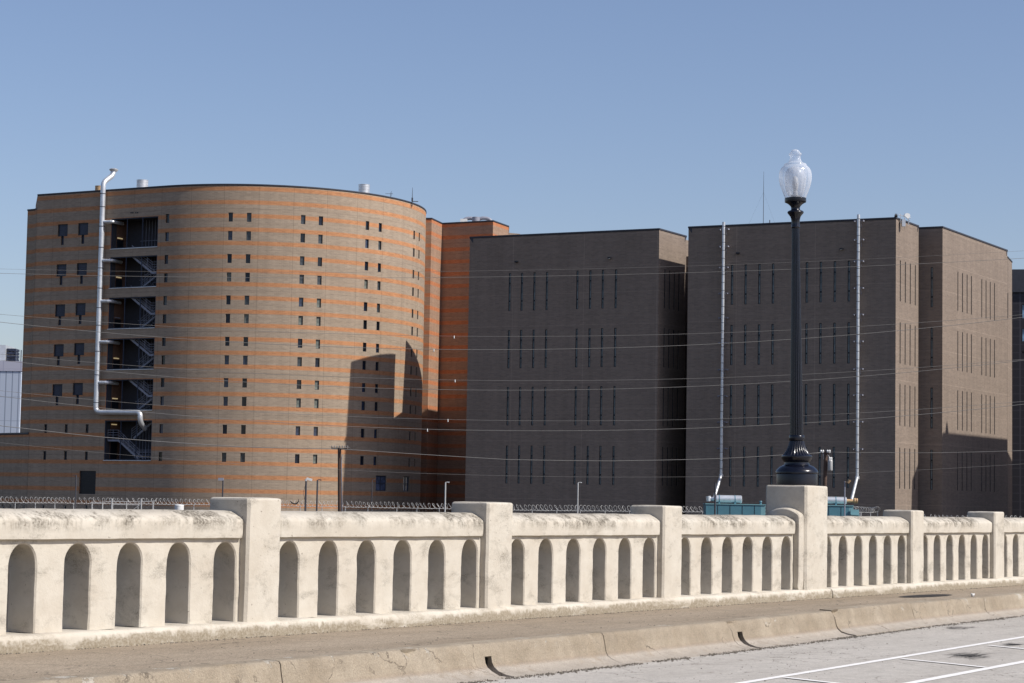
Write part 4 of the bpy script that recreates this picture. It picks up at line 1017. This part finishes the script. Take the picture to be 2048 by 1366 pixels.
# wall lights, stacks, roof gear on the brown towers
def wall_light(path, px, py, parent, mat):
    c_ = onwall(path, px, py, 0.0); u_, _ = path.hit(px, py); n = path.at(u_)[1]; T_ = Matrix.Translation(c_) @ Matrix.Rotation(math.atan2(n.x, -n.y), 4, 'Z')
    b = MB(); b.box(-0.13, -0.30, -0.06, 0.13, 0.0, 0.06, T_); b.box(-0.08, -0.26, -0.10, 0.08, -0.05, -0.062, T_, 1); part('wall_light', b, [M['frame'], mat], parent)
pBf = Path().line(B0, B1); pCf = Path().line(C0, C1); pCs = Path().line(C1, C2)
wall_light(pBf, 1034, 523.5, TB, M['frame']); wall_light(pBf, 1220, 516, TB, M['white']); wall_light(pCf, 1476.5, 506.5, TC, M['frame']); wall_light(pCf, 1684, 498, TC, M['white'])
def stack(xt, yt, xb, yb, slx, sly, ys, out=0.45):
    u_, _ = pCf.hit(xb, yb); p, n = pCf.at(u_); base = Vector((p.x + n.x * out, p.y + n.y * out, 0))
    zt = pCf.hit(xt, yt)[1]; zb2 = pCf.hit(xb, yb)[1]
    top_ = Vector((base.x, base.y, zt)); bot = Vector((base.x, base.y, zb2)); end = atY(slx, sly, base.y - 2.0)
    b = MB(); b.tube([top_, bot], 0.135, 14); o = part('exhaust_stack', b, M['galv'], TC, True, 50)
    b = MB(); b.tube([bot + Vector((0, 0, 0.05)), end], 0.14, 14); b.tube([bot + Vector((0, 0, -0.15)), bot + Vector((0, 0, 0.12))], 0.19, 14)
    link('lower_pipe', b.mesh('lower_pipe', M['galv'], Vector(TC.location), True, 50), o)
    T0 = Matrix.Rotation(math.atan2(n.x, -n.y), 4, 'Z')
    for y in ys:
        b = MB(); z = pCf.hit(xb, y)[1]; T_ = Matrix.Translation((base.x, base.y, z)) @ T0
        b.box(-0.42, -0.02, -0.02, 0.42, 0.02, 0.02, T_); b.box(-0.42, -0.02, -0.10, -0.39, out, 0.02, T_); b.box(0.39, -0.02, -0.10, 0.42, out, 0.02, T_); b.tube([T_ @ Vector((0.2, 0, 0)), T_ @ Vector((0.14, out, -0.6))], 0.02, 4)
        link('bracket', b.mesh('bracket', M['stair'], Vector(TC.location)), o)
    b = MB(); z = zt - 0.4
    while z > zb2: b.tube([Vector((base.x, base.y, z)), Vector((base.x, base.y, z + 0.035))], 0.15, 14); z -= 0.72
    link('pipe_joints', b.mesh('pipe_joints', M['band_dark'], Vector(TC.location)), o)
stack(1449.5, 445.5, 1446, 951, 1427, 1000, (458.7, 493, 535, 587, 635.5, 686, 739, 792, 844, 896.5))
stack(1718.5, 430.5, 1717.5, 955, 1703, 1000, (442, 479.5, 522.5, 576, 629, 682.5, 737.5, 789.5, 843, 897.5))
b = MB(); mst = atY(1527.5, 343, 196); mb_ = Vector((mst.x, 196, HT - .4)); b.tube([mb_, Vector((mst.x, 196, atY(1527, 384, 196).z)), mst], [0.03, 0.022, 0.010], 6)
gz_ = atY(1527, 384, 196).z
for px in (1484, 1566): e_ = atY(px, 448, 194); b.tube([Vector((mst.x, 196, gz_)), Vector((e_.x, 195, HT - .4))], 0.004, 4)
part('radio_mast', b, M['band_dark'], TC)
b = MB(); e_ = atY(1539.5, 440, 195); b.tube([Vector((e_.x, 195, HT - .4)), e_], 0.04, 6); part('vent_pipe', b, M['band_dark'], TC)
b = MB(); T_ = Matrix.Translation((C1[0] + 0.5, C1[1] + 0.6, HT))
b.box(-0.15, -.1, -0.7, 0.15, .25, -0.1, Matrix.Translation((C1[0] + 0.75, C1[1] + 0.55, HT)))
for dx, dz in ((0, 0.4), (0.45, 0.55), (0.9, 0.35)): b.tube([T_ @ Vector((dx, dx * 1.2, -0.4)), T_ @ Vector((dx, dx * 1.2, dz))], 0.035, 6)
b.tube([T_ @ Vector((-0.2, 0, 0.32)), T_ @ Vector((1.2, 1.6, 0.28))], 0.03, 6); b.tube([T_ @ Vector((0.2, -0.3, 0.25)), T_ @ Vector((1.0, 1.0, -0.05))], 0.03, 6)
part('aerial_bracket', b, M['galv'], TC)
b = MB(); b.lathe([(0.02, 0), (0.16, 0.04), (0.24, 0.10)], 16, (0, 0, 0)); R_ = Matrix.Translation(T_ @ Vector((0.75, 0.9, 0.35))) @ Matrix.Rotation(math.radians(80), 4, 'X'); b.v = [R_ @ v for v in b.v]
part('small_dish', b, M['white'], TC)
for px, py in ((1790.8, 433), (1793.6, 433.2)):
    c_ = atY(px, py, 179.9); b = MB(); b.lathe([(0.03, -0.14), (0.075, -0.06), (0.08, 0.02), (0.05, 0.10), (0.04, 0.16), (0.01, 0.2)], 8, (c_.x, c_.y, HT + 0.17)); b.tube([Vector((c_.x, c_.y, HT + 0.12)), Vector((c_.x - .16, c_.y, HT - 0.0))], [0.05, 0.02], 5)
    single('perched_bird', b, M['frame'], (c_.x, c_.y, HT + 0.03), 'tiny dark bird on the roof corner, the %s one' % ('left' if px < 1792 else 'right'), 'bird', smooth=True)

# ---- dark clad building at the right edge
EB = root('dark_clad_building', (60, 220, GZ), 'dark blue clad building cut by the right edge behind the brown towers', 'building')
e0 = atY(2024.5, 537, 215); ez = e0.z; ez1 = atY(2035, 583, 215).z
pE = Path().line((e0.x - 2.2, 216.5), (e0.x + 14, 213))
hE = []
uE = pE.hit(2044, 620)[0]
for ya, yb in ((609, 637), (657, 683), (703, 706)):
    za, zb2 = pE.hit(2044, ya)[1], pE.hit(2044, yb)[1]; hE.append((uE, uE + 1.6, zb2, za))
wall('wall', pE, GZ, ez1, hE, M['darkpanel'], EB, 0.2)
for (a, c, z0_, z1_) in hE[:2]:
    wx = win_meshes(c - a, z1_ - z0_, 0.08, 0.05, M['frame'], M['skyblue'], nm='window'); put_window(wx, pE, (a + c) / 2, (z0_ + z1_) / 2, EB)
solid('parapet', [(e0.x - 2.3, 216.3), (e0.x + 14, 212.8), (e0.x + 16, 230), (e0.x, 232)], ez1 + 0.002, ez, M['darkslab'], EB)
solid('rear_wall', [(e0.x - 2.1, 216.9), (e0.x + 14, 213.4), (e0.x + 16, 230), (e0.x, 232)], GZ, ez1 - 0.05, M['darkslab'], EB)

# ---- low annex left and the pale building beyond it
AN = root('low_brick_annex', (-55, 212, GZ), 'low banded brick annex at the left edge under the pale panelled building', 'building')
az_ = atY(30, 863, 206).z; a0 = atY(-60, 863, 214.0); a1 = atY(58.5, 861, 209.6)
pan = Path().line((a0.x, 216.5), (a1.x, 209.4)); hn = []
for x in (6, 20, 34, 47):
    u_, z_ = pan.hit(x, 1008.5); hn.append((u_ - 0.2, u_ + 0.2, z_ - 0.85, z_))
wall('wall', pan, GZ, az_, hn, M['banded'], AN); coping(pan, az_, AN, 0.12)
for h in hn: put_window(sm2, pan, (h[0] + h[1]) / 2, (h[2] + h[3]) / 2, AN, name='window')
solid('rear_wall', [(a0.x, 217), (a1.x - .1, 210.2), (a1.x + 1, 225), (a0.x, 228)], GZ, az_ - 0.3, M['banded'], AN)
PBd = root('pale_panelled_building', (-80, 310, GZ), 'pale blue panelled building at the left edge beyond the brick annex', 'building')
c_ = atY(43.5, 720, 300); zc = atY(20, 742, 300).z; zt = atY(20, 722, 300).z
solid('wall', [(-96, 303), (c_.x, 300), (c_.x + 3, 330), (-96, 330)], GZ, zc, M['bluepanel'], PBd)
solid('parapet', [(-96.1, 302.9), (c_.x + .1, 299.9), (c_.x + 3.1, 330.1), (-96, 330)], zc + 0.003, zt, M['palepanel'], PBd)
g0, g1 = atY(-20, 690, 308), atY(11.5, 690, 308)
b = MB(); b.box(g0.x, 308, zt - 1, g1.x, 314, g1.z); part('plant_room', b, M['galv'], PBd)
b = MB(); g2x = atY(30, 692, 308).x
for k in range(5): b.box(g1.x + 0.05, 308.5, zt + 0.1 + k * 0.48, g2x, 311, zt + 0.1 + k * 0.48 + 0.36)
for xx in (31.5, 36, 42.5): q = atY(xx, 700, 308); b.tube([Vector((q.x, 308, zt - .5)), Vector((q.x, 308, q.z))], 0.07, 6)
part('cooling_unit', b, M['screen'], PBd)

# ------------------------------------------------------------------ generators
def generator(px0, px1, ytop, Y, label, right=False):
    a = atY(px0, ytop, Y); c = atY(px1, ytop, Y); zt = a.z; G = root('generator_unit', ((a.x + c.x) / 2, Y + 1, GZ), label, 'generator', 'teal generators by the brown towers')
    b = MB(); b.box(a.x, Y, GZ, c.x - 0.35, Y + 2.2, zt); part('enclosure', b, M['teal'], G)
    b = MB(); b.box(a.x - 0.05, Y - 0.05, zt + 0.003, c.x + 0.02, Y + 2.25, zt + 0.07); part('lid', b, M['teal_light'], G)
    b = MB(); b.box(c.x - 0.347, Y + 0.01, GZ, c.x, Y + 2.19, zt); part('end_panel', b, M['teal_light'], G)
    b = MB()
    x = a.x + 0.9
    while x < c.x - 0.5: b.box(x, Y - 0.02, GZ + 0.2, x + 0.03, Y - 0.001, zt - 0.05); x += 0.95
    part('door_seams', b, M['frame'], G)
    return G, a, c, zt
G1, a, c, zt = generator(1412, 1531, 1008.5, 163, 'teal generator left of the lamp pedestal with silver silencer on top')
def silencer(G, px0, px1, y0, y1, Y):
    p0_ = atY(px0, (y0 + y1) / 2, Y); p1_ = atY(px1, (y0 + y1) / 2 + (px1 - px0) * 0.0175, Y); r = (y1 - y0) / 2 / F * Y; p1_.z = p0_.z
    b = MB(); b.tube([p0_, p0_ + Vector((.05, 0, 0)), p1_ - Vector((.05, 0, 0)), p1_], [r * .82, r, r, r * .82], 22); o = part('silencer', b, M['galv'], G, True, 40)
    b = MB()
    for t_ in (0.12, 0.72):
        q = p0_.lerp(p1_, t_); b.tube([q, q + Vector((0.06, 0, 0))], r * 1.05, 22); b.box(-0.04, -0.3, -r - 0.25, 0.1, 0.3, -r * .7, Matrix.Translation(q))
    link('saddle', b.mesh('saddle', M['teal'], Vector(G.location)), o); return o, p0_, p1_, r
o, q0, q1_, r_ = silencer(G1, 1431, 1483.5, 990, 1006, 164)
b = MB(); e_ = atY(1427, 1000, 177.8); b.tube([q0 + Vector((0.05, 0, 0)), q0 + Vector((-0.5, 0.3, 0))], 0.16, 12); b.tube([q0 + Vector((-0.5, 0.2, -.18)), q0 + Vector((-0.55, 0.2, .22))], 0.2, 12); link('inlet_pipe', b.mesh('inlet_pipe', M['galv'], Vector(G1.location), True, 40), o)
b = MB(); q = atY(1521.5, 1004, 163.5); b.tube([Vector((q.x, 163.6, zt)), Vector((q.x, 163.6, zt + 0.25)), Vector((q.x, 163.6, zt + 0.26)), Vector((q.x, 163.6, zt + 0.34))], [0.10, 0.08, 0.13, 0.10], 10); part('filler_cap', b, M['teal'], G1, True, 40)
G2, a, c, zt = generator(1585, 1707, 1010.5, 163, 'teal generator right of the lamp pedestal with louvred end')
o, q0, q1_, r_ = silencer(G2, 1612, 1693, 992.5, 1007.5, 164)
b = MB(); b.tube([q1_, q1_ + Vector((0.65, 0, -0.02))], 0.13, 12); b.tube([q1_ + Vector((.6, 0, 0)), q1_ + Vector((.7, 0, 0))], 0.22, 14); b.tube([q1_ + Vector((.76, 0, 0)), q1_ + Vector((.86, 0, 0))], 0.20, 14); link('outlet_pipe', b.mesh('outlet_pipe', M['rust'], Vector(G2.location), True, 40), o)
b = MB(); x0 = atY(1701, 1016, 162.9).x; x1 = atY(1718, 1016, 162.9).x
for k in range(16): b.box(x0, 162.5, GZ + 0.4 + k * 0.2, x1, 162.85, GZ + 0.47 + k * 0.2)
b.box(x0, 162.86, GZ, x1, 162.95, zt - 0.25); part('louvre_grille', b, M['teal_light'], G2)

# ------------------------------------------------------------------ fences, poles, wires
def fence(name, pts, post_px, label, cr=0.25, coil=True, group=None, wire=0.013, pr=0.035, cp=0.36):
    """pts: list of (px, py_rail, Y) along the top rail"""
    P = [atY(*p) for p in pts]
    fr = root(name, (P[0].x, P[0].y, GZ), label, 'fence', group)
    def rail_at(px):
        for (p, q, A_, B_) in zip(pts, pts[1:], P, P[1:]):
            if px <= q[0]: t = (px - p[0]) / (q[0] - p[0]); return A_.lerp(B_, t)
        return P[-1]
    b = MB(); b.tube(P, 0.022, 6); part('top_rail', b, M['galv_fence'], fr)
    for px in post_px:
        q = rail_at(px); b = MB(); b.tube([Vector((q.x, q.y, GZ)), q + Vector((0, 0, 0.04))], pr, 6)
        b.tube([q, q + Vector((0.16, -0.10, 0.30))], 0.022, 5); part('post', b, M['galv_fence'], fr)
    tot = sum((b_ - a_).length for a_, b_ in zip(P, P[1:]))
    b = MB(); hgt = 0.0
    x = 0.0; step = 0.30
    for a_, b_ in zip(P, P[1:]):
        l = (b_ - a_).length; n = int(l / step)
        for k in range(n):
            t = k / n; q = a_.lerp(b_, t); q2 = a_.lerp(b_, min(1, t + 1.5 / l)); h = 2.1
            for (u, v) in ((q, Vector((q2.x, q2.y, q.z - h))), (Vector((q.x, q.y, q.z - h)), q2)):
                dn = Vector((0, 0, 0.0025)); b.quad(u - dn, v - dn, v + dn, u + dn)
    o = part('chain_link', b, M['galv_fence'], fr)
    if coil:
        b = MB(); pitch = cp; pp = []; dist = 0
        for a_, b_ in zip(P, P[1:]):
            l = (b_ - a_).length; d = (b_ - a_).normalized(); sd = Vector((-d.y, d.x, 0)); n = int(l / pitch * 12)
            for k in range(n):
                t = k / n; q = a_.lerp(b_, t); th_ = (dist + l * t + 0.25 * noise.noise(q * 0.6)) / pitch * 2 * math.pi; jj = 1 + 0.22 * noise.noise(q * 0.9) + 0.12 * noise.noise(q * 4.1)
                rr = cr * jj; pp.append(q + Vector((0, 0, cr * 0.86)) + (sd * math.cos(th_) + Vector((0, 0, 1)) * math.sin(th_)) * rr + d * (0.20 * math.cos(th_ + 0.5 + noise.noise(q * 1.3)) + 0.05 * noise.noise(q * 2.0)))
            dist += l
        b.tube(pp, wire, 4, False); part('razor_coil', b, M['galv_fence'], fr)
    return fr, rail_at
fr1, ra1 = fence('razor_wire_fence', [(-40, 1004.5, 172), (300, 1008, 174), (640, 1013, 176), (1050, 1020.5, 178), (1400, 1024, 176), (1720, 1028, 172)],
    [-10, 29.8, 69.9, 108.9, 146.5, 184, 205, 225, 253, 276, 307, 350, 387, 430, 470, 516, 557, 600, 644, 690, 735, 792.5, 832.6, 877.4, 930, 980, 1020, 1064.5, 1114.2, 1161.5, 1211.2, 1260, 1310, 1360, 1405, 1450, 1500, 1550, 1600, 1650, 1690, 1722], 'long chain link fence topped with razor wire coils in front of the buildings')
fr2, _ = fence('razor_wire_fence', [(1705, 1024, 168), (1745, 1025, 176), (1768, 1022, 186)], [1706, 1713, 1722, 1741, 1755, 1769], 'short tangled run of razor wire fence right of the louvred teal generator', 0.24, cp=1.1)
fr3, _ = fence('razor_wire_fence', [(1790, 1037, 158), (1900, 1041, 158), (2100, 1043, 157)], [1815, 1868, 1922, 1975, 2028, 2080], 'lower razor wire fence at the right edge in front of the shaded wall', 0.21)
gq = atY(224, 1003, 170); GT = root('pipe_gate_frame', (gq.x, 170, GZ), 'pale pipe gate frame standing against the left part of the razor wire fence', 'gate')
b = MB()
for px in (224, 283):
    q = atY(px, 997, 170); b.tube([Vector((q.x, 170, GZ)), q], 0.055, 8)
for px in (184, 205, 253, 306): q = atY(px, 1003, 170); b.tube([Vector((q.x, 170, GZ)), q], 0.03, 6)
for (xa, ya, xb, yb) in ((184, 1006, 224, 1003), (224, 1003, 283, 1004), (283, 1004, 310, 1002), (224, 1009, 283, 1010), (262, 1022, 283, 1008)): b.tube([atY(xa, ya, 170), atY(xb, yb, 170)], 0.028, 6)
part('pipes', b, M['galv_fence'], GT)

# black plastic scrap caught in the coil
b = MB(); c_ = atY(590, 1003, 175.3); pts_ = [(-0.42, 0.05), (-0.25, -0.12), (-0.05, -0.2), (0.15, -0.16), (0.28, 0.0), (0.30, 0.2)]
b.tube([c_ + Vector((x, 0.02 * k, z)) for k, (x, z) in enumerate(pts_)], [0.02, 0.06, 0.05, 0.07, 0.04, 0.02], 6)
single('torn_black_bag', b, M['tar'], tuple(c_), 'torn black plastic strip caught on the razor wire', 'bag')
# white tank
b = MB(); q = atY(358.8, 1009, 168); r_ = 9 / F * 168
b.lathe([(r_, GZ), (r_, q.z - 0.12), (r_ * 1.03, q.z - 0.11), (r_ * .98, q.z - 0.04), (r_ * .6, q.z), (0.02, q.z + 0.01)], 28, (q.x, 168, 0))
single('white_tank', b, M['white'], (q.x, 168, GZ), 'white cylindrical tank top showing over the coping at left', 'tank', smooth=True, angle=40)

def pole(name, px, ytop, Y, label, kind, r=0.055, mat='band_dark', cat='light pole', group='slim yard poles'):
    t_ = atY(px, ytop, Y); R = root(name, (t_.x, Y, GZ), label, cat, group); b = MB()
    b.tube([Vector((t_.x, Y, GZ)), t_], [r * 1.25, r], 8); part('mast', b, M[mat], R, True, 50); b = MB()
    T_ = Matrix.Translation(t_)
    if kind == 'left': b.box(-0.28, -.06, 0.0, 0.02, .06, 0.04, T_); part('lamp_head', b, M[mat], R)
    if kind == 'right': b.tube([t_, t_ + Vector((0.12, 0, 0.03)), t_ + Vector((0.30, 0, 0.0))], [0.03, 0.03, 0.05], 6); part('lamp_head', b, M[mat], R)
    if kind == 'box': b.box(-0.36, -.10, -0.05, 0.04, .10, 0.16, T_); part('lamp_head', b, M['stair'], R)
    if kind == 'cam':
        b.tube([t_, t_ + Vector((0, 0, 0.16))], 0.09, 10); b.box(-0.02, -.09, 0.1, 0.42, .09, 0.28, T_ @ Matrix.Rotation(math.radians(14), 4, 'Y')); part('camera_housing', b, M['white'], R)
        b = MB(); b.tube([t_ + Vector((-.05, 0, -.3)), t_ + Vector((-.2, 0, -.9)), t_ + Vector((-.05, 0, -1.5))], 0.015, 5); part('cable', b, M['band_dark'], R)
    if kind == 'spot': b.tube([t_ + Vector((0.05, -.05, -0.05)), t_ + Vector((0.32, -.1, 0.0))], 0.03, 6); b.tube([t_ + Vector((0.22, -.1, -0.12)), t_ + Vector((0.36, -.1, 0.12))], [0.08, 0.13], 10); part('spotlight', b, M['rust'], R)
    return R
pole('slim_light_pole', 152.6, 951, 160, 'thin dark pole with short left arm in front of the black louvre', 'left', 0.05)
pole('slim_light_pole', 446, 960, 160, 'thin dark pole with boxy lamp head above the first balustrade post', 'box', 0.055)
pole('camera_pole', 612.2, 962, 160, 'dark pole carrying a white security camera', 'cam', 0.07, cat='camera pole')
pole('slim_light_pole', 635, 960, 160, 'thin dark pole with small right arm just right of the white camera', 'right', 0.06)
pole('slim_light_pole', 891, 965, 160, 'thin pale pole with right arm in the shade left of the brown towers', 'right', 0.055, 'galv_fence')
pole('slim_light_pole', 1156, 965.5, 160, 'thin pale pole before the leftmost brown tower', 'right', 0.05, 'galv_fence')
pole('slim_light_pole', 1430.5, 966, 158, 'thin dark pole standing at the left end of the left teal generator', 'none', 0.06)
pole('slim_light_pole', 1689.5, 963, 158, 'thin pole with small tan spotlight in front of the right teal generator', 'spot', 0.05, 'stair')
pole('slim_light_pole', 744.5, 960, 192, 'faint thin pole against the curved tower left of the four pane window', 'right', 0.045)

# utility poles
def insulator(b, p, s=1.0): b.lathe([(0.02, 0), (0.06 * s, 0.03), (0.05 * s, 0.08), (0.07 * s, 0.11), (0.03, 0.18)], 8, p)
q = atY(679, 897, 130); UP = root('utility_pole', (q.x, 130, GZ), 'dark wooden utility pole with crowded crossarm in front of the tower shadow edge', 'utility pole')
b = MB(); b.tube([Vector((q.x + 0.22, 130, GZ)), q], [0.15, 0.11], 12); part('shaft', b, M['wood'], UP, True, 50)
b = MB(); b.tube([Vector((q.x + 0.36, 129.9, GZ)), q + Vector((0.15, -.1, -0.7)), q + Vector((0.20, -.1, -.4))], 0.02, 6); part('riser_pipe', b, M['stair'], UP)
b = MB(); b.box(-0.62, -.05, -0.06, 0.62, .05, 0.04, Matrix.Translation(q) @ Matrix.Rotation(math.radians(-35), 4, 'Z') @ Matrix.Rotation(0.03, 4, 'Y')); part('crossarm', b, M['wood'], UP)
b = MB()
for k in range(7): insulator(b, q + Vector((-0.5 + k * 0.17, 0.34 - k * 0.11, 0.0)), 0.6)
for k in range(9):
    x = -0.62 + k * 0.14; b.tube([q + Vector((x, 0, 0.12 + 0.03 * math.sin(k * 2.1))), q + Vector((x + 0.07, 0, 0.02 + 0.05 * math.cos(k * 1.7))), q + Vector((x + 0.16, 0, 0.09 - 0.04 * math.sin(k)))], 0.012, 5)
part('insulators', b, M['wire'], UP)
q = atY(1651, 906, 120); UP2 = root('transformer_pole', (q.x, 120, GZ), 'wooden utility pole with grey transformer just right of the street lamp', 'utility pole')
b = MB(); b.tube([Vector((q.x - 0.16, 120, GZ)), q + Vector((0.02, 0, 0.1))], [0.15, 0.10], 12); part('shaft', b, M['wood'], UP2, True, 50)
b = MB(); tq = atY(1660.5, 941, 119.8); b.lathe([(0.02, -0.02), (0.12, 0.0), (0.135, 0.04), (0.135, 0.52), (0.145, 0.53), (0.12, 0.58), (0.02, 0.60)], 18, tq)
tr_ = part('transformer', b, M['galv_fence'], UP2, True, 40)
b = MB(); insulator(b, tq + Vector((-0.04, 0, 0.58)), 0.9); insulator(b, tq + Vector((0.06, 0, 0.58)), 0.9); b.tube([tq + Vector((-0.04, 0, .74)), tq + Vector((-.1, 0, .85)), q + Vector((0.0, 0, -.1))], 0.012, 5); link('bushings', b.mesh('bushings', M['white'], Vector(UP2.location)), tr_)
b = MB(); b.box(-0.30, -.04, -0.05, 0.28, .04, 0.03, Matrix.Translation(q) @ Matrix.Rotation(math.radians(-50), 4, 'Z')); part('crossarm', b, M['wood'], UP2)
b = MB()
for dx in (-0.22, -0.12, 0.10, 0.20): insulator(b, q + Vector((dx, -dx * 1.1, 0.0)), 0.9)
b.tube([q + Vector((-.2, 0, .1)), q + Vector((-.12, 0, -.1)), q + Vector((-.1, 0, -.35)), q + Vector((0, 0, -.5))], 0.012, 5); part('insulators', b, M['white'], UP2)

def polyfit2(xs_, ys_):
    n = len(xs_); S = [sum(x ** k for x in xs_) for k in range(5)]; Tt = [sum(y * x ** k for x, y in zip(xs_, ys_)) for k in range(3)]
    A_ = Matrix(((S[0], S[1], S[2]), (S[1], S[2], S[3]), (S[2], S[3], S[4]))); return A_.inverted() @ Vector(Tt)
def power_line(pts, Y, r, label, marker=None, clip=None, mat='wire'):
    W_ = [atY(px, py, Y) for px, py in pts]; xs_ = [p.x for p in W_]; zs_ = [p.z for p in W_]
    b = MB()
    if clip:    # follow measured points between the two poles
        P = []
        for p, q in zip(W_, W_[1:]):
            for k in range(4): P.append(p.lerp(q, k / 4) + Vector((0, 0, -0.015 * math.sin(math.pi * k / 4))))
        P.append(W_[-1]); b.tube(P, r, 5)
    else:
        cf = polyfit2(xs_, zs_); x0, x1 = -46.0, 46.0
        b.tube([Vector((x0 + (x1 - x0) * k / 60, Y, cf[0] + cf[1] * (x0 + (x1 - x0) * k / 60) + cf[2] * (x0 + (x1 - x0) * k / 60) ** 2)) for k in range(61)], r, 5)
    c = W_[0]; R = root('power_line', (0, Y, W_[0].z), label, 'cable', 'power lines strung across the view')
    part('cable', b, M[mat], R, True)
    if marker:
        x = atY(marker, 0, Y).x; z = cf[0] + cf[1] * x + cf[2] * x * x; b = MB(); b.lathe([(0.015, -0.14), (0.038, -0.11), (0.02, -0.07), (0.028, -0.03), (0.012, 0.03)], 10, (x, Y, z)); part('line_marker', b, M['white'], R, True)
    return R
power_line([(0, 538), (190, 540.5), (1000, 545), (1360, 531), (1640, 519), (1889, 511), (2048, 503)], 122, 0.006, 'highest thin power line, crossing just under the tops of the brown towers')
power_line([(0, 546), (206, 552), (380, 554.5), (640, 556), (1012, 554), (1360, 545.5), (1640, 535.7), (1885, 525), (2048, 517)], 120, 0.010, 'second highest power line, crossing the top row of slot windows')
power_line([(0, 629.7), (176, 638), (309, 652), (500, 664.6), (1012, 674.5), (1145, 672), (1432, 665.7), (1610, 655), (1872, 643), (2048, 631)], 118, 0.009, 'thin power line with a small white marker over the striped wing', 921.5)
power_line([(0, 643), (206, 665.5), (500, 687.6), (1012, 699.5), (1145, 697.5), (1432, 687), (1610, 675.7), (1872, 654.5), (2048, 635)], 116, 0.013, 'thicker power line passing over the second slot window row', 882)
power_line([(0, 705.7), (309, 738), (500, 746.6), (1012, 761), (1432, 755), (1610, 746), (1872, 733.7), (2048, 719.5)], 118, 0.009, 'thin power line crossing midway down the towers', 925)
power_line([(0, 720.6), (206, 741), (512, 766), (1012, 781.6), (1170, 779.5), (1432, 770.7), (1610, 759), (1872, 740), (2048, 721)], 116, 0.012, 'thicker power line just above the third slot window row')
power_line([(0, 780), (309, 810), (500, 825), (1012, 841.7), (1432, 836.7), (1610, 829), (1872, 817), (2048, 804)], 118, 0.009, 'thin power line crossing the third slot window row near its foot', 912.5)
power_line([(0, 791.6), (206, 815.5), (500, 844), (1012, 861.5), (1432, 854), (1610, 845), (1872, 825.7), (2048, 810)], 116, 0.013, 'thicker power line just below the third slot window row', 872.5)
power_line([(-90, 840), (40, 856), (206, 874.5), (406, 889), (520, 895), (660, 897.5), (679, 897.2)], 130, 0.022, 'thick cable running left from the crossarm of the dark wooden pole', clip=True)
power_line([(679, 896.5), (695, 899), (1012, 919), (1220, 922), (1432, 917.5), (1565, 910), (1645, 905)], 125, 0.018, 'thick cable sagging between the two wooden utility poles', clip=True)
power_line([(1653, 904), (1760, 905), (1872, 905.5), (2048, 901), (2140, 897)], 121, 0.012, 'cable running right from the transformer pole to the right edge', clip=True)
power_line([(0, 884.6), (271, 911.6), (500, 930), (684, 940.6), (1012, 952), (1432, 951.5), (1600, 949), (1872, 937.5), (2048, 929)], 128, 0.007, 'lowest thin cable crossing the foot of every tower')
